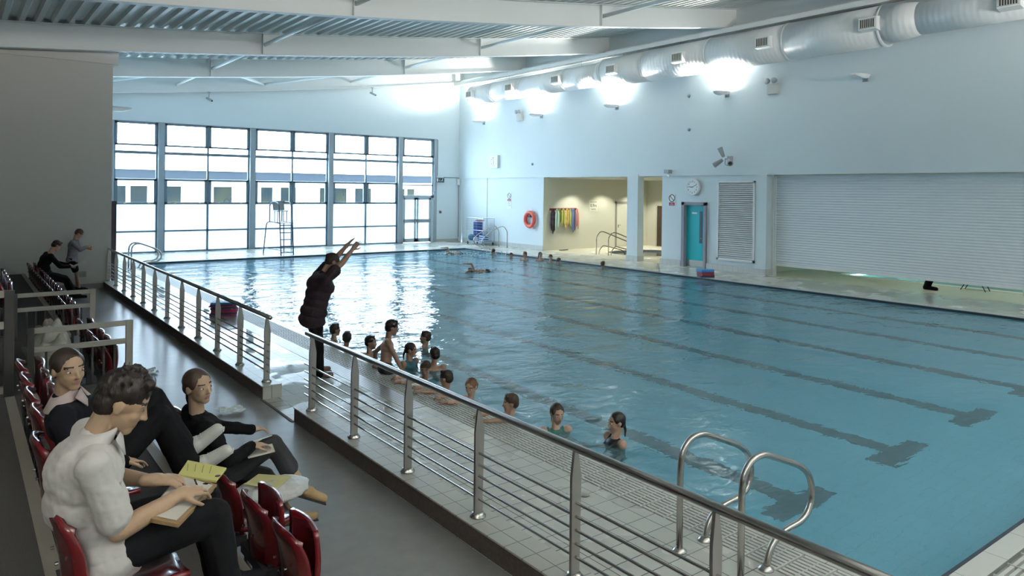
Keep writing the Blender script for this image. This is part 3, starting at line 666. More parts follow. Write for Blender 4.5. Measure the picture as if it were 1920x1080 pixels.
# twin head emergency lights
for i, (yy, zz) in enumerate(((26.28, 5.98), (13.36, 5.93))):
    t = thing('emergency_light', ('twin headed emergency light between the two farthest uplighters', 'twin headed emergency light right of the brightest uplighter')[i], 'lamp', (XR, yy, zz), 'twin headed emergency lights')
    mb = MB(); mb.box(XR-.13, XR, yy-.17, yy+.17, zz-.22, zz+.10); mb.build('battery_box', mat('light_grey_box', (.55, .57, .55), .5), t, bevel=.01)
    for sgn in (-1, 1):
        mb = MB(); mb.lathe([(.05, 0), (.085, .05), (.095, .12), (.08, .13)], (XR-.10, yy+sgn*.11, zz+.2), (-.8, sgn*.15, -.1), 18); hd = mb.build('lamp_head', GREYP, t, smooth=True)
        mb = MB(); mb.lathe([(.075, 0), (.05, .006)], (XR-.205, yy+sgn*.125, zz+.19), (-.8, sgn*.15, -.1), 16); mb.build('lamp_glass', CHROME, hd, smooth=True)
# speaker cluster
c = Vector((XR-.0, 14.95, 3.72)); t = thing('loudspeaker_cluster', 'cluster of three grey horn speakers on wall above louvred panel', 'loudspeaker', c)
mb = MB(); mb.tube([c, c+Vector((-.28, 0, 0))], .02, 8); mb.box(c.x-.04, c.x, c.y-.1, c.y+.1, c.z-.1, c.z+.1); mb.tube(bend([c+Vector((-.28, .0, 0)), c+Vector((-.3, 0, -.2)), c+Vector((-.2, -.1, -.22))], .06), .012, 6); mb.build('bracket', GREYP, t)
for d, o_ in (((-.3, .25, .9), (-.28, .06, .06)), ((-.35, .8, -.55), (-.28, .1, -.03)), ((-.6, -.62, -.4), (-.26, -.12, -.03))):
    mb = MB(); mb.lathe([(.045, 0), (.06, .05), (.085, .30), (.09, .34), (.075, .335), (.06, .30)], c+Vector(o_), d, 18); hn = mb.build('speaker_horn', GREYP, t, smooth=True)
    mb = MB(); dd = Vector(d).normalized(); mb.lathe([(.055, 0), (.04, .004)], c+Vector(o_)+dd*.31, d, 14); mb.build('speaker_cone', BLACK, hn)
# cctv cameras
def cctv(label, c, d, drop=.25):
    c = Vector(c); t = thing('security_camera', label, 'camera', c)
    mb = MB(); mb.tube([c, c+Vector((0, 0, -drop))], .022, 8); mb.box(c.x-.06, c.x+.06, c.y-.06, c.y+.06, c.z-.02, c.z); mb.build('bracket', GREYP, t)
    d = Vector(d).normalized(); p = c+Vector((0, 0, -drop)); mb = MB(); mb.bar(p-d*.12, p+d*.18, .10, .09); mb.build('housing', mat('camera_grey', (.42, .44, .45), .4), t, bevel=.01)
    mb = MB(); mb.lathe([(.035, 0), (.035, .02)], p+d*.18, d, 12); mb.build('camera_lens', BLACK, t)
cctv('small security camera on end wall over the second window bay', (8.08, YF-.45, roofz(8.08)-.02), (.5, -.9, -.5), .28)
cctv('small security camera on end wall over the fourth window bay', (15.3, YF-.45, roofz(15.3)-.02), (.7, -.8, -.5), .28)
c = Vector((XR-.14, 17.53, 3.34)); t = thing('security_camera', 'small security camera box on right wall left of the round clock', 'camera', c)
mb = MB(); mb.box(c.x-.06, XR, c.y-.11, c.y+.11, c.z-.06, c.z+.07); mb.build('junction_box', GREYP, t, bevel=.008)
mb = MB(); mb.tube(bend([c+Vector((0, -.02, -.05)), c+Vector((-.02, -.02, -.2)), c+Vector((-.05, -.14, -.2))], .05), .015, 6); mb.bar(c+Vector((-.02, -.06, -.12)), c+Vector((-.1, -.22, -.16)), .07, .06); mb.build('housing', WHITE, t)
# recess doors, downlights
mb = MB(); mb.box(24.80, 24.90, 24.58, 24.64, 0, 2.12); mb.box(25.75, 25.85, 24.58, 24.64, 0, 2.12); mb.box(24.80, 25.85, 24.58, 24.64, 2.05, 2.14)
d3 = struct(mb.build('door_3', mat('door_frame_grey', (.25, .25, .22), .5)))
mb = MB(); mb.box(24.90, 25.75, 24.595, 24.62, .02, 2.05); lf = mb.build('door_leaf', mat('cream_door', (.60, .62, .53), .4), d3)
mb = MB(); mb.tube([(25.0, 24.59, 1.02), (25.0, 24.54, 1.02), (25.12, 24.54, 1.02)], .011, 8); mb.box(24.98, 25.02, 24.585, 24.595, .9, 1.08); mb.build('door_handle', CHROME, lf, smooth=True)
mb = MB(); mb.box(26.93, 27.0, 22.55, 22.62, 0, 2.0); mb.box(26.93, 27.0, 23.92, 24.0, 0, 2.0); mb.box(26.93, 27.0, 22.55, 24.0, 1.94, 2.02)
d4 = struct(mb.build('door_4', mat('door_frame_pale', (.5, .5, .42), .5)))
mb = MB(); mb.box(26.96, 26.99, 22.62, 23.92, .02, 1.94); lf = mb.build('door_leaf', mat('dark_brown_door', (.045, .03, .022), .45, bump=(40, .2, .002)), d4)
mb = MB(); mb.lathe([(.022, 0), (.022, .05), (.03, .06)], (26.96, 22.8, 1.0), XL, 10); 
for zz in (.35, .55, 1.6): mb.box(26.94, 26.96, 23.88, 23.92, zz, zz+.1)
mb.build('door_hardware', CHROME, lf)
DLM = mat('downlight_glow', (1, 1, .95), .4, emit=((1, .96, .80), 12))
spots = [(22.0, 23.7), (23.9, 23.7), (25.8, 23.7), (22.4, 21.8), (24.4, 21.2), (26.2, 22.6), (22.4, 18.6), (24.5, 17.6), (21.2, 10.5), (21.2, 7.5), (21.2, 4.5), (24.5, 9), (24.5, 5)]
for i, (xx, yy) in enumerate(spots):
    vis = i < 8
    t = thing('downlight', ['recessed downlight washing the towel wall, left one', 'recessed downlight washing the wall over the depth sign', 'recessed downlight over the cream door', 'recessed downlight above the spa, left side', 'recessed downlight above the middle of the spa', 'recessed downlight near the brown door', 'recessed downlight behind the clock wall, nearer one', 'recessed downlight behind the clock wall, farther one',
        'downlight behind the shutter, first from its left end', 'downlight behind the shutter, second from its left end', 'downlight behind the shutter, third from its left end', 'downlight over the small hidden pool, left one', 'downlight over the small hidden pool, right one'][i], 'lamp', (xx, yy, 3.15), 'recess downlights')
    mb = MB(); mb.lathe([(.10, 0), (.105, -.012), (.085, -.014)], (xx, yy, 3.16), (0, 0, 1), 18); mb.build('rim', WHITE, t)
    mb = MB(); mb.lathe([(.082, 0), (.082, -.006)], (xx, yy, 3.154), (0, 0, 1), 16); mb.build('lens', DLM, t)
    lamp('SPOT', 'downlight_lamp', (xx, yy, 3.12), 150 if i < 3 else (110 if i < 8 else 38), (1, .95, .80), t, spot_size=math.radians(110), spot_blend=.5, shadow_soft_size=.06)
# towels on hooks
t = thing('coat_rail', 'red and dark peg rail holding clothes on the recess wall', 'rail', (21.5, 24.6, 1.78))
mb = MB(); mb.box(20.75, 22.35, 24.59, 24.62, 1.74, 1.84); mb.build('board', mat('peg_board', (.22, .03, .03), .5), t)
pegs = [20.88, 21.06, 21.24, 21.45, 21.66, 21.86, 22.06, 22.26]
for p in pegs:
    mb = MB(); mb.tube([(p, 24.6, 1.79), (p, 24.53, 1.79), (p, 24.52, 1.83)], .009, 6); mb.build('peg', CHROME, t)
cl = [(20.86, .20, 1.36, (.035, .025, .04), 'dark plum garment hanging leftmost on the peg rail', 'jacket'), (21.06, .20, 1.3, (.42, .60, .55), 'pale mint towel on the peg rail, second from left', 'towel'),
      (21.24, .16, 1.02, (.30, .36, .10), 'olive green garment on the peg rail', 'towel'), (21.43, .20, 1.12, (.44, .46, .12), 'bright yellow green towel on the peg rail', 'towel'),
      (21.68, .26, 1.22, (.42, .30, .10), 'brown and gold striped towel on the peg rail', 'towel'), (21.84, .12, 1.15, (.40, .42, .14), 'narrow lime towel beside the striped one', 'towel'),
      (22.04, .26, 1.32, (.11, .16, .32), 'blue towel hanging to a point on the peg rail', 'towel'), (22.25, .20, 1.25, (.52, .22, .17), 'salmon pink towel at the right end of the rail', 'towel')]
for i, (xx, wd, ln, cc, lab, cat) in enumerate(cl):
    rnd = random.Random(i)
    ph = rnd.random()*6
    def f(u, v):
        ww = wd*1.3*(.35+.65*min(1, v*4))*(1-.25*(v > .8)*(v-.8)*5); x = xx+(u-.5)*ww
        y = 24.535-.03-(.03 if i % 2 else 0)-.022*math.sin(u*9+ph)-.014*math.sin(u*19+v*3)*min(1, v*3)
        return (x, y, 1.82-v*(ln-.42)*(1+.12*math.sin(u*5+ph))*1.05)
    mb = MB(); mb.grid(14, 16, f); m_ = mat('cloth_%d' % i, cc, .9, var=((3, 3, 9), tuple(min(1, q*1.8+.05) for q in cc), .6) if i in (0, 4) else None)
    o = mb.build(cat, m_, smooth=True, mods=(('SOLIDIFY', dict(thickness=.012)),)); tag(o, lab, cat, 'clothes on the recess pegs')
# spa basin and rails
mb = MB(); cx, cy, rx, ry = 23.5, 21.25, 1.85, 1.6; N = 40
def ring(z, k): return [(cx+rx*k*math.cos(2*PI*i/N), cy+ry*k*math.sin(2*PI*i/N), z) for i in range(N)]
vs = ring(.0, 1.0)+ring(-.9, .9); mb.add(vs, [(i, (i+1) % N, N+(i+1) % N, N+i) for i in range(N)]+[tuple(N+i for i in range(N))])
s1 = thing('spa_pool', 'small round spa pool set in the recess floor with pale rim', 'spa pool', (cx, cy, 0))
mb.build('basin', mat('spa_basin', (.12, .14, .17), .4), s1)
mb = MB(); vs = ring(.0, 1.0)+ring(.03, 1.0)+ring(.03, 1.08)+ring(0, 1.08); mb.add(vs, [(q*N+i, q*N+(i+1) % N, (q+1)*N+(i+1) % N, (q+1)*N+i) for q in range(3) for i in range(N)])
mb.build('rim', mat('spa_rim', (.78, .76, .62), .3), s1)
mb = MB(); mb.add(ring(-.05, .985), [tuple(range(N))]); mb.build('spa_water', water_mat('spa_water', (.6, .7, .7), (.22, .27, .27)), s1, keep=True)
# floor corners around the oval opening
mb = MB(); N2 = 40
outer = []
for i in range(N2):
    a = 2*PI*i/N2; cx_, sy_ = math.cos(a), math.sin(a); k = min(1.9/abs(cx_) if abs(cx_) > 1e-6 else 9, 1.65/abs(sy_) if abs(sy_) > 1e-6 else 9)
    outer.append((cx+k*cx_, cy+k*sy_, -.002))
mb.add([(p[0], p[1], -.002) for p in ring(0, 1.0)]+outer, [(i, (i+1) % N2, N2+(i+1) % N2, N2+i) for i in range(N2)])
struct(mb.build('floor_spa_surround', RFL))
for i, yy in enumerate((22.0, 21.3)):
    t = thing('handrail', ('white spa handrail, farther of the pair', 'white spa handrail, nearer of the pair')[i], 'handrail', (21.1, yy, 0))
    mb = MB(); mb.tube(bend([(21.1, yy, 0), (21.1, yy, .72), (21.3, yy, .93), (21.5, yy, .93), (23.0, yy, .45), (23.15, yy, .1), (22.9, yy, -.1)], .1), .022, 8)
    mb.build('upper_rail', CHROME, t, smooth=True)
    mb = MB(); mb.tube(bend([(21.25, yy, 0), (21.3, yy, .2), (21.5, yy, .36), (22.6, yy, .12), (22.8, yy, -.05)], .08), .02, 8); mb.build('lower_rail', CHROME, t, smooth=True)

# ================================================================== RAILINGS
def railing(ys, y_end0, y_end1, label):
    t = thing('railing', label, 'railing', (3.12, (y_end0+y_end1)/2, .165))
    mb = MB(); mb.tube([(3.12, y_end0, .985), (3.12, y_end1, .985)], .027, 14); mb.build('handrail', CHROME, t, smooth=True)
    for z in (.30, .385, .47, .555, .64):
        mb = MB(); mb.tube([(3.12, y_end0+.05, z), (3.12, y_end1-.05, z)], .0095, 8); mb.build('rail_bar', CHROME, t, smooth=True)
    for y in ys:   # flat plate post, leaning in at the top under the handrail
        mb = MB(); mb.prism([(3.085, y-.011, .17), (3.155, y-.011, .17), (3.165, y-.011, .80), (3.135, y-.011, .965), (3.105, y-.011, .965), (3.085, y-.011, .80)], (0, .022, 0))
        p = mb.build('post', POSTS, t, bevel=.002)
        mb = MB(); mb.lathe([(.062, 0), (.062, .010), (.045, .022), (.045, .03)], (3.12, y, .165), (0, 0, 1), 18); mb.build('post_flange', CHROME, p, smooth=True)
railing([7.70-1.07*i for i in range(11)], 7.86, -3.4, 'near steel railing with curved end beside the woman with raised arms')
railing([9.17+1.09*i for i in range(12)], 9.05, 21.2, 'far steel railing running back along the walkway to the gallery wall')

# pool ladders
def ladder(x0, y, label, s=1, w=.52, mir=1):
    t = thing('pool_ladder', label, 'ladder', (x0, y, 0))
    for k in (0, 1):
        yy = y+k*w
        pr_ = [(0, 0), (0, .58), (.02, .72), (.11, .80), (.25, .81), (.70, .63), (.83, .53), (.87, .38), (.82, .27), (.72, .22), (.50, .21), (.36, .16), (.31, .07), (.29, 0)]
        mb = MB(); mb.tube(bend([(x0+mir*a, yy, b) for a, b in pr_], .08, 4), .0235, 14); r = mb.build('grab_rail', CHROME, t, smooth=True)
        for xx in (0, .29):
            mb = MB(); mb.lathe([(.055, 0), (.055, .008), (.035, .022), (.028, .03)], (x0+mir*xx, yy, 0), (0, 0, 1), 20); mb.build('base_flange', CHROME, r, smooth=True)
    return t
ladder(4.19, 2.95, 'chromed pool grab rails at the near corner behind the railing')
ladder(4.35, 25.3, 'dark looking pool grab rails in front of the first window bay', w=.45)
# far right corner rails
t = thing('pool_ladder', 'chromed pool grab rails in far right corner before the float trolley', 'ladder', (19.2, 26.5, 0))
for yy in (26.7, 26.05):
    mb = MB(); mb.tube(bend([(19.9, yy+.5, 0), (19.9, yy+.5, .75), (19.7, yy+.5, .98), (19.3, yy+.35, .95), (18.4, yy+.1, .6), (18.15, yy, .42), (18.25, yy, .2), (18.5, yy, .12), (18.62, yy, 0)], .12), .024, 8); r = mb.build('grab_rail', CHROME, t, smooth=True)
    mb = MB(); mb.lathe([(.055, 0), (.03, .02)], (19.9, yy+.5, .0), (0, 0, 1), 12); mb.lathe([(.055, 0), (.03, .02)], (18.62, yy, .0), (0, 0, 1), 12); mb.build('base_flange', CHROME, r)

# lifeguard chair
CH = mat('chair_tube_blue', (.03, .05, .10), .35)
t = thing('lifeguard_chair', 'tall tubular lifeguard chair with ladder rungs before the third window bay', 'lifeguard chair', (10.1, 28.2, 0))
for nm, x, in (('left', 9.89), ('right', 10.38)):
    mb = MB(); mb.tube(bend([(x, 27.58, 0), (x-.02, 27.68, 1.22), (x-.03, 27.78, 1.95), (x-.03, 28.05, 2.06), (x-.03, 28.5, 2.06), (x-.05, 28.75, 1.95), (x-.05, 28.75, 1.25)], .12), .022, 8); mb.build('ladder_side', CH, t, smooth=True)
    xr = 9.72 if nm == 'left' else 10.55
    mb = MB(); mb.tube(bend([(xr, 29.1, 0), (x+(-.1 if nm == 'left' else .1), 28.95, 1.25), (x, 28.6, 1.27), (x, 27.7, 1.24)], .22), .022, 8); mb.build('rear_leg', CH, t, smooth=True)
for z in (.12, .36, .62, .88, 1.16):
    mb = MB(); mb.tube([(9.88, 27.6+z*.08, z), (10.38, 27.6+z*.08, z)], .018, 8); mb.build('rung', CH, t, smooth=True)
mb = MB(); mb.box(9.9, 10.36, 27.7, 28.7, 1.235, 1.26); mb.build('foot_platform', mat('platform_grey', (.5, .53, .55), .5), t)
mb = MB(); mb.tube([(9.75, 29.05, .22), (10.52, 29.05, .22)], .016, 6); mb.tube([(9.78, 29.0, .22), (10.3, 27.6, .12)], .012, 6); mb.build('brace', CH, t)
for xx, yy in ((9.95, 28.15), (10.3, 28.15), (9.95, 28.5), (10.3, 28.5)):
    mb = MB(); mb.tube([(xx, yy, 1.26), (xx, yy, 1.68)], .014, 6); mb.build('seat_post', CH, t)
mb = MB(); mb.box(9.9, 10.35, 28.1, 28.55, 1.68, 1.71); mb.build('seat', mat('seat_grey', (.30, .33, .35), .5), t, bevel=.008)
mb = MB(); mb.prism([(9.9, 28.52, 1.72), (10.35, 28.52, 1.72), (10.35, 28.62, 2.10), (9.9, 28.62, 2.10)], (0, .025, 0)); mb.build('backrest', mat('seat_grey', (.30, .33, .35)), t, bevel=.008)

# trolley with floats
t = thing('float_trolley', 'wire mesh trolley on castors in far right corner', 'trolley', (19.95, 28.8, 0))
tx0, tx1, ty0, ty1 = 19.62, 20.25, 28.05, 29.45
WIRE = mat('galvanised_wire', (.45, .50, .55), .3, metal=.7)
mb = MB()
for x in (tx0, tx1):
    for y in (ty0, ty1): mb.tube([(x, y, .14), (x, y, 1.28)], .014, 6)
for z in (.16, 1.28, .7):
    mb.tube([(tx0, ty0, z), (tx1, ty0, z), (tx1, ty1, z), (tx0, ty1, z), (tx0, ty0, z)], .012, 6)
mb.build('frame', WIRE, t)
mb = MB()
for i in range(1, 10): mb.tube([(tx0, ty0+(ty1-ty0)*i/10, .16), (tx0, ty0+(ty1-ty0)*i/10, 1.28)], .004, 4)
for i in range(1, 8): mb.tube([(tx0, ty0, .16+1.12*i/8), (tx0, ty1, .16+1.12*i/8)], .004, 4)
for i in range(1, 5): mb.tube([(tx0+(tx1-tx0)*i/5, ty0, .16), (tx0+(tx1-tx0)*i/5, ty0, 1.28)], .004, 4)
mb.build('mesh_panel', WIRE, t)
mb = MB(); mb.box(tx0, tx1, ty0, ty1, .15, .165); mb.build('base_tray', WIRE, t)
for x in (tx0+.04, tx1-.04):
    for y in (ty0+.05, ty1-.05):
        mb = MB(); mb.lathe([(.05, -.015), (.06, -.01), (.06, .01), (.05, .015)], (x, y, .06), (1, 0, 0), 14); mb.box(x-.02, x+.02, y-.02, y+.02, .08, .15); mb.build('castor', BLACK, t)
# things in the trolley
blu = mat('float_blue', (.01, .06, .30), .5); lbl = mat('float_sky', (.05, .24, .55), .5); redf = mat('float_red', (.30, .03, .06), .5); drk = mat('float_navy', (.02, .03, .10), .5); pnk = mat('float_lilac', (.55, .42, .65), .5)
def board(c, m, label, w=.30, l=.42, th=.032, rot=0, group=None, vert=False):
    c = Vector(c); ca, sa = math.cos(rot), math.sin(rot); pts = []
    for u, v in ((-.5, -.5), (.3, -.5), (.45, -.38), (.5, 0), (.45, .38), (.3, .5), (-.5, .5)):
        a, b = u*l, v*w; pts.append((c.x+a*ca-b*sa, c.y+a*sa+b*ca, c.z))
    if vert: pts = [(c.x, c.y+v*w, c.z+u*l) for u, v in ((-.5, -.5), (.3, -.5), (.45, -.38), (.5, 0), (.45, .38), (.3, .5), (-.5, .5))]
    mb = MB(); mb.prism(pts, (th, 0, 0) if vert else (0, 0, th)); o = mb.build('swim_float', m, bevel=.006); tag(o, label, 'swim float', group); return o
for i in range(9):
    board((19.80+.0*i, 28.30, .175+i*.036), (lbl, WHITE, blu)[i % 3], 'blue or white float lying in the low stack of the trolley', rot=PI/2, group='floats stacked in the trolley')
for i in range(25):
    board((19.85, 28.85, .175+i*.036), (WHITE, blu, WHITE, drk)[i % 4] if i < 6 else (blu, blu, drk)[i % 3], 'blue, navy or white float in the middle stack of the trolley', rot=PI/2, group='floats stacked in the middle of the trolley')
for i in range(17):
    board((20.08, 29.18, .175+i*.036), (blu, drk, lbl)[i % 3], 'blue or navy float in the back left stack of the trolley', rot=PI/2, w=.28, l=.34, group='floats stacked at the back left of the trolley')
for i in range(2): board((19.86+i*.1, 28.85, 1.10+i*.036), (pnk, redf)[i], ('lilac float on top of the middle trolley stack', 'dark red float topmost in the trolley')[i], rot=PI/2)
mb = MB(); mb.ell((19.78, 29.28, .33), .155); o = mb.build('ball', mat('ball_teal', (.03, .16, .28), .4), smooth=True); tag(o, 'dark teal ball in the left end of the trolley', 'ball')
# float stacks on the poolside
cols = [redf, drk, redf, redf, drk, redf, drk, lbl]
names = ['bottom one', 'second up', 'third up', 'fourth up', 'fifth up', 'sixth up', 'seventh up', 'top one']
for i, m in enumerate(cols):
    rnd = random.Random(i+3); board((4.36+rnd.uniform(-.03, .03), 15.35+rnd.uniform(-.03, .03), .004+i*.035), m, '%s swim float of the stack left of the pool, %s' % ({id(redf): 'dark red', id(drk): 'navy', id(lbl): 'light blue'}[id(m)], names[i]), w=.3, l=.5, rot=rnd.uniform(-.1, .1)-.5, group=None)
cols = [drk, redf, redf, redf, lbl, lbl]
for i, m in enumerate(cols):
    rnd = random.Random(i+9); board((18.38+rnd.uniform(-.02, .02), 14.3+rnd.uniform(-.02, .02), .013+i*.04), m, '%s swim float of the stack before the teal door, %s' % ({id(redf): 'dark red', id(drk): 'black', id(lbl): 'light blue'}[id(m)], ['bottom one', 'second up', 'third up', 'fourth up', 'fifth up', 'top one'][i]), w=.32, l=.48, th=.037, rot=rnd.uniform(-.15, .15)-.4)
# floor drain and small litter
mb = MB(); mb.lathe([(.05, 0), (.05, .004), (.04, .005)], (4.30, 4.6, 0), (0, 0, 1), 24); o = mb.build('floor_drain', POSTS); tag(o, 'small round metal drain cover in the deck tiles', 'drain')
def litter(c, s, lab, seed):
    r = random.Random(seed); mb = MB(); ph = r.random()*6
    mb.grid(9, 7, lambda u, v: (c[0]+(u-.5)*s*1.3, c[1]+(v-.5)*s+.03*math.sin(u*6+ph), .012+.018*abs(math.sin(u*7+v*5+ph))+.012*math.sin(v*11)**2)); o = mb.build('paper_scrap', SIGNW, mods=(('SOLIDIFY', dict(thickness=.002)),)); tag(o, lab, 'paper')
litter((2.55, 8.7), .22, 'crumpled white paper scrap on walkway beside the railing gap', 1); litter((2.1, 11.2), .25, 'crumpled white paper scrap on the walkway farther back', 2)
# thing on the floor in recess and chair behind shutter
mb = MB(); mb.box(21.0, 21.5, 24.2, 24.24, .005, .03); o = mb.build('squeegee', BLACK); tag(o, 'dark strip lying on floor below hanging towels', 'squeegee')
t = thing('folding_chair', 'wire framed chair base glimpsed under the roller shutter', 'chair', (22.3, 8.3, .0))
for xx in (22.15, 22.45):
    mb = MB(); mb.tube(bend([(xx, 8.0, 0), (xx, 8.15, .3), (xx, 8.45, .3), (xx, 8.62, 0)], .08), .012, 6); mb.build('leg_frame', BLACK, t)
mb = MB(); mb.box(22.1, 22.5, 8.1, 8.5, .3, .33); mb.build('seat', mat('chair_seat_red', (.3, .05, .06), .5), t)

# ================================================================== SEATING TIERS
T2, T3 = .45, .9
mb = MB(); mb.box(-5, 1.27, -4, 9.05, 0, T2); mb.box(-5, 1.27, 12.2, 21.2, 0, T2); S('floor_tier_low', mb, CARP)
mb = MB(); mb.box(-5, .33, -4, 7.08, T2, T3); mb.box(-5, .40, 14.5, 21.2, T2, T3); S('floor_tier_high', mb, CARP)
mb = MB()
mb.box(1.255, 1.335, -4, 9.06, T2-.03, T2+.004); mb.box(1.255, 1.335, 12.19, 21.2, T2-.03, T2+.004); mb.box(.32, .385, -4, 7.09, T3-.03, T3+.004); mb.box(.36, .44, 14.49, 21.2, T3-.03, T3+.004)
S('trim_nosing', mb, NOSE)
mb = MB(); mb.box(-5, 1.0, 9.05, 12.2, 0, .02); S('floor_vomitory', mb, CARP)
GRAIL = mat('gallery_rail_paint', (.34, .32, .28), .5)
def guard(y, x0, x1, zt, zl, zb, label, bars=True, low=None):
    t = thing('guard_rail', label, 'railing', ((x0+x1)/2, y, 0))
    for z in [zt, zl]+([low] if low else []):
        mb = MB(); mb.box(x0, x1, y-.025, y+.025, z-.055, z); mb.build('rail', GRAIL, t, bevel=.004)
    mb = MB(); mb.box(x1-.05, x1+.02, y-.03, y+.03, zb, zt+.002); mb.build('end_post', GRAIL if bars else mat('dark_rail_post', (.03, .028, .025), .5), t, bevel=.004)
    mb = MB(); mb.box(x0-.0, x0+.06, y-.03, y+.03, max(zb, T2 if x0 < 1.27 else 0), zt+.001); mb.build('end_post', mat('dark_rail_post', (.03, .028, .025), .5), t)
    if bars:
        n = int((x1-x0-.1)/.115)
        for i in range(1, n+1):
            x = x0+.06+(x1-x0-.11)*i/(n+1); mb = MB(); mb.box(x-.011, x+.011, y-.011, y+.011, (T2+.01 if x < 1.27 else .01), zl-.05); mb.build('baluster', mat('dark_rail_post', (.03, .028, .025)), t)
guard(9.12, .60, 1.57, 1.10, .90, 0, 'nearer free standing guard rail across the seating, right behind the seated teenagers')
guard(12.13, .62, 1.60, 1.10, .90, 0, 'farther guard rail across the seating, beyond the pale pile of coats')
guard(7.13, -1.6, .36, 1.75, 1.50, T3, 'guard rail with thick dark post at the left edge of the view', False, low=.98)

# ================================================================== CHAIRS
SEATR = mat('seat_red_plastic', (.095, .006, .008), .18, coat=.35); METD = mat('seat_bracket_dark', (.03, .03, .032), .4)
def make_chair(folded, label, group):
    t = thing('stadium_seat', label, 'seat', (0, 0, 0), group)      # local: faces +x, base at z 0, back at x 0
    mb = MB()       # backrest shell, curved, with rolled rim
    def back(u, v):
        yy = (u-.5)*.43; w = 1-.10*max(0, v-.7)/.3; cv = .05*(2*u-1)**2
        rim = .022*(max(0, abs(2*u-1)-.86)/.14)+.02*max(0, v-.92)/.08
        top = -.05*abs(2*u-1)**3*max(0, v-.6)/.4
        return Vector((-.02+cv-.07*v+.02*math.sin(v*3)+rim, yy*w, .40+.40*v+top))
    mb.grid(15, 12, back); mb.build('backrest', SEATR, t, smooth=True, mods=(('SOLIDIFY', dict(thickness=.016)),), local=True)
    mb = MB()
    if folded:
        mb.grid(13, 10, lambda u, v: Vector((.10+.02*math.sin(v*3)-.03*(2*u-1)**2+.02*v, (u-.5)*.42*(1-.12*v*v), .42+.36*v)))
    else:
        mb.grid(13, 12, lambda u, v: Vector((.04+.40*v, (u-.5)*.42*(1-.12*v*v), .44+.03*(2*u-1)**2-.03*math.sin(v*PI)-.02*max(0, v-.85)/.15)))
    mb.build('seat', SEATR, t, smooth=True, mods=(('SOLIDIFY', dict(thickness=.028)),), local=True)
    mb = MB()
    for s_ in (-1, 1):
        mb.tube(bend([(.02, s_*.19, .44), (.0, s_*.19, .3), (.02, s_*.06, .24)], .05), .014, 6)
    mb.box(-.02, .07, -.22, .22, .36, .42); mb.build('bracket', METD, t, local=True)
    mb = MB(); mb.box(-.01, .05, -.03, .03, .01, .36); mb.box(-.06, .12, -.05, .05, 0, .012); mb.build('leg', METD, t, local=True)
    for s_ in (-.08, .08):
        mb = MB(); mb.lathe([(.008, 0), (.008, .012)], (-.04, s_, .58), (-1, 0, 0), 8); mb.build('bolt', CHROME, t, local=True)
    return t
protoF = make_chair(True, 'x', None); protoU = make_chair(False, 'x', None); used = {}
def put(kind, x, y, z, label, group=None, rot=0):
    p = protoF if kind == 'F' else protoU
    o = p if kind not in used else copy_tree(p)
    used[kind] = 1; o.location = (x, y, z); o.rotation_euler = (0, 0, rot); o['label'] = label
    if group: o['group'] = group
    elif 'group' in o: del o['group']
    return o
put('F', 1.45, 3.88, 0, 'folded red seat at bottom centre, nearer of the two empty front ones')
put('F', 1.43, 4.36, 0, 'folded red seat at bottom centre, between its twin and the carrier bag')
put('U', 1.40, 4.87, 0, 'opened red seat holding the white carrier bag')
put('U', 1.36, 5.36, 0, 'red seat under the girl in black with tan boots')
put('U', 1.36, 5.86, 0, 'open red seat directly behind the girl in black')
put('F', 1.36, 6.34, 0, 'folded red seat, last of the near front row')
put('U', .38, 3.54, T2+.04, 'red seat under the boy in the white shirt')
put('F', .45, 4.14, T2, 'red seat between the white shirt boy and girl with collar')
put('U', .40, 4.72, T2, 'red seat under the girl with the pale collar')
for i, y in enumerate((5.35, 5.82, 6.30, 6.80)): put('F', .44, y, T2, 'glossy folded red seat behind the girl with collar, %s from her' % ('first', 'second', 'third', 'fourth')[i])
y = 9.55; i = 0
while y < 20.4:
    if abs(y-12.13) > .26 and abs(y-19.4) > .3:
        put('F', 1.38, y, 0, 'folded red seat in long row along the walkway, beyond the nearer guard rail', 'seats in the long front row'); i += 1
    y += .47
put('U', 1.38, 19.4, 0, 'red seat under the dark clothed person at the far end')
for i in range(5): put('F', .52, 12.6+.47*i, T2, 'folded red seat in second row beyond the farther guard rail', 'seats in second row of far block')
for i in range(9): put('F', -.35, 15.3+.47*i, T3, 'folded red seat in top far row at the left edge', 'seats in the top far row')
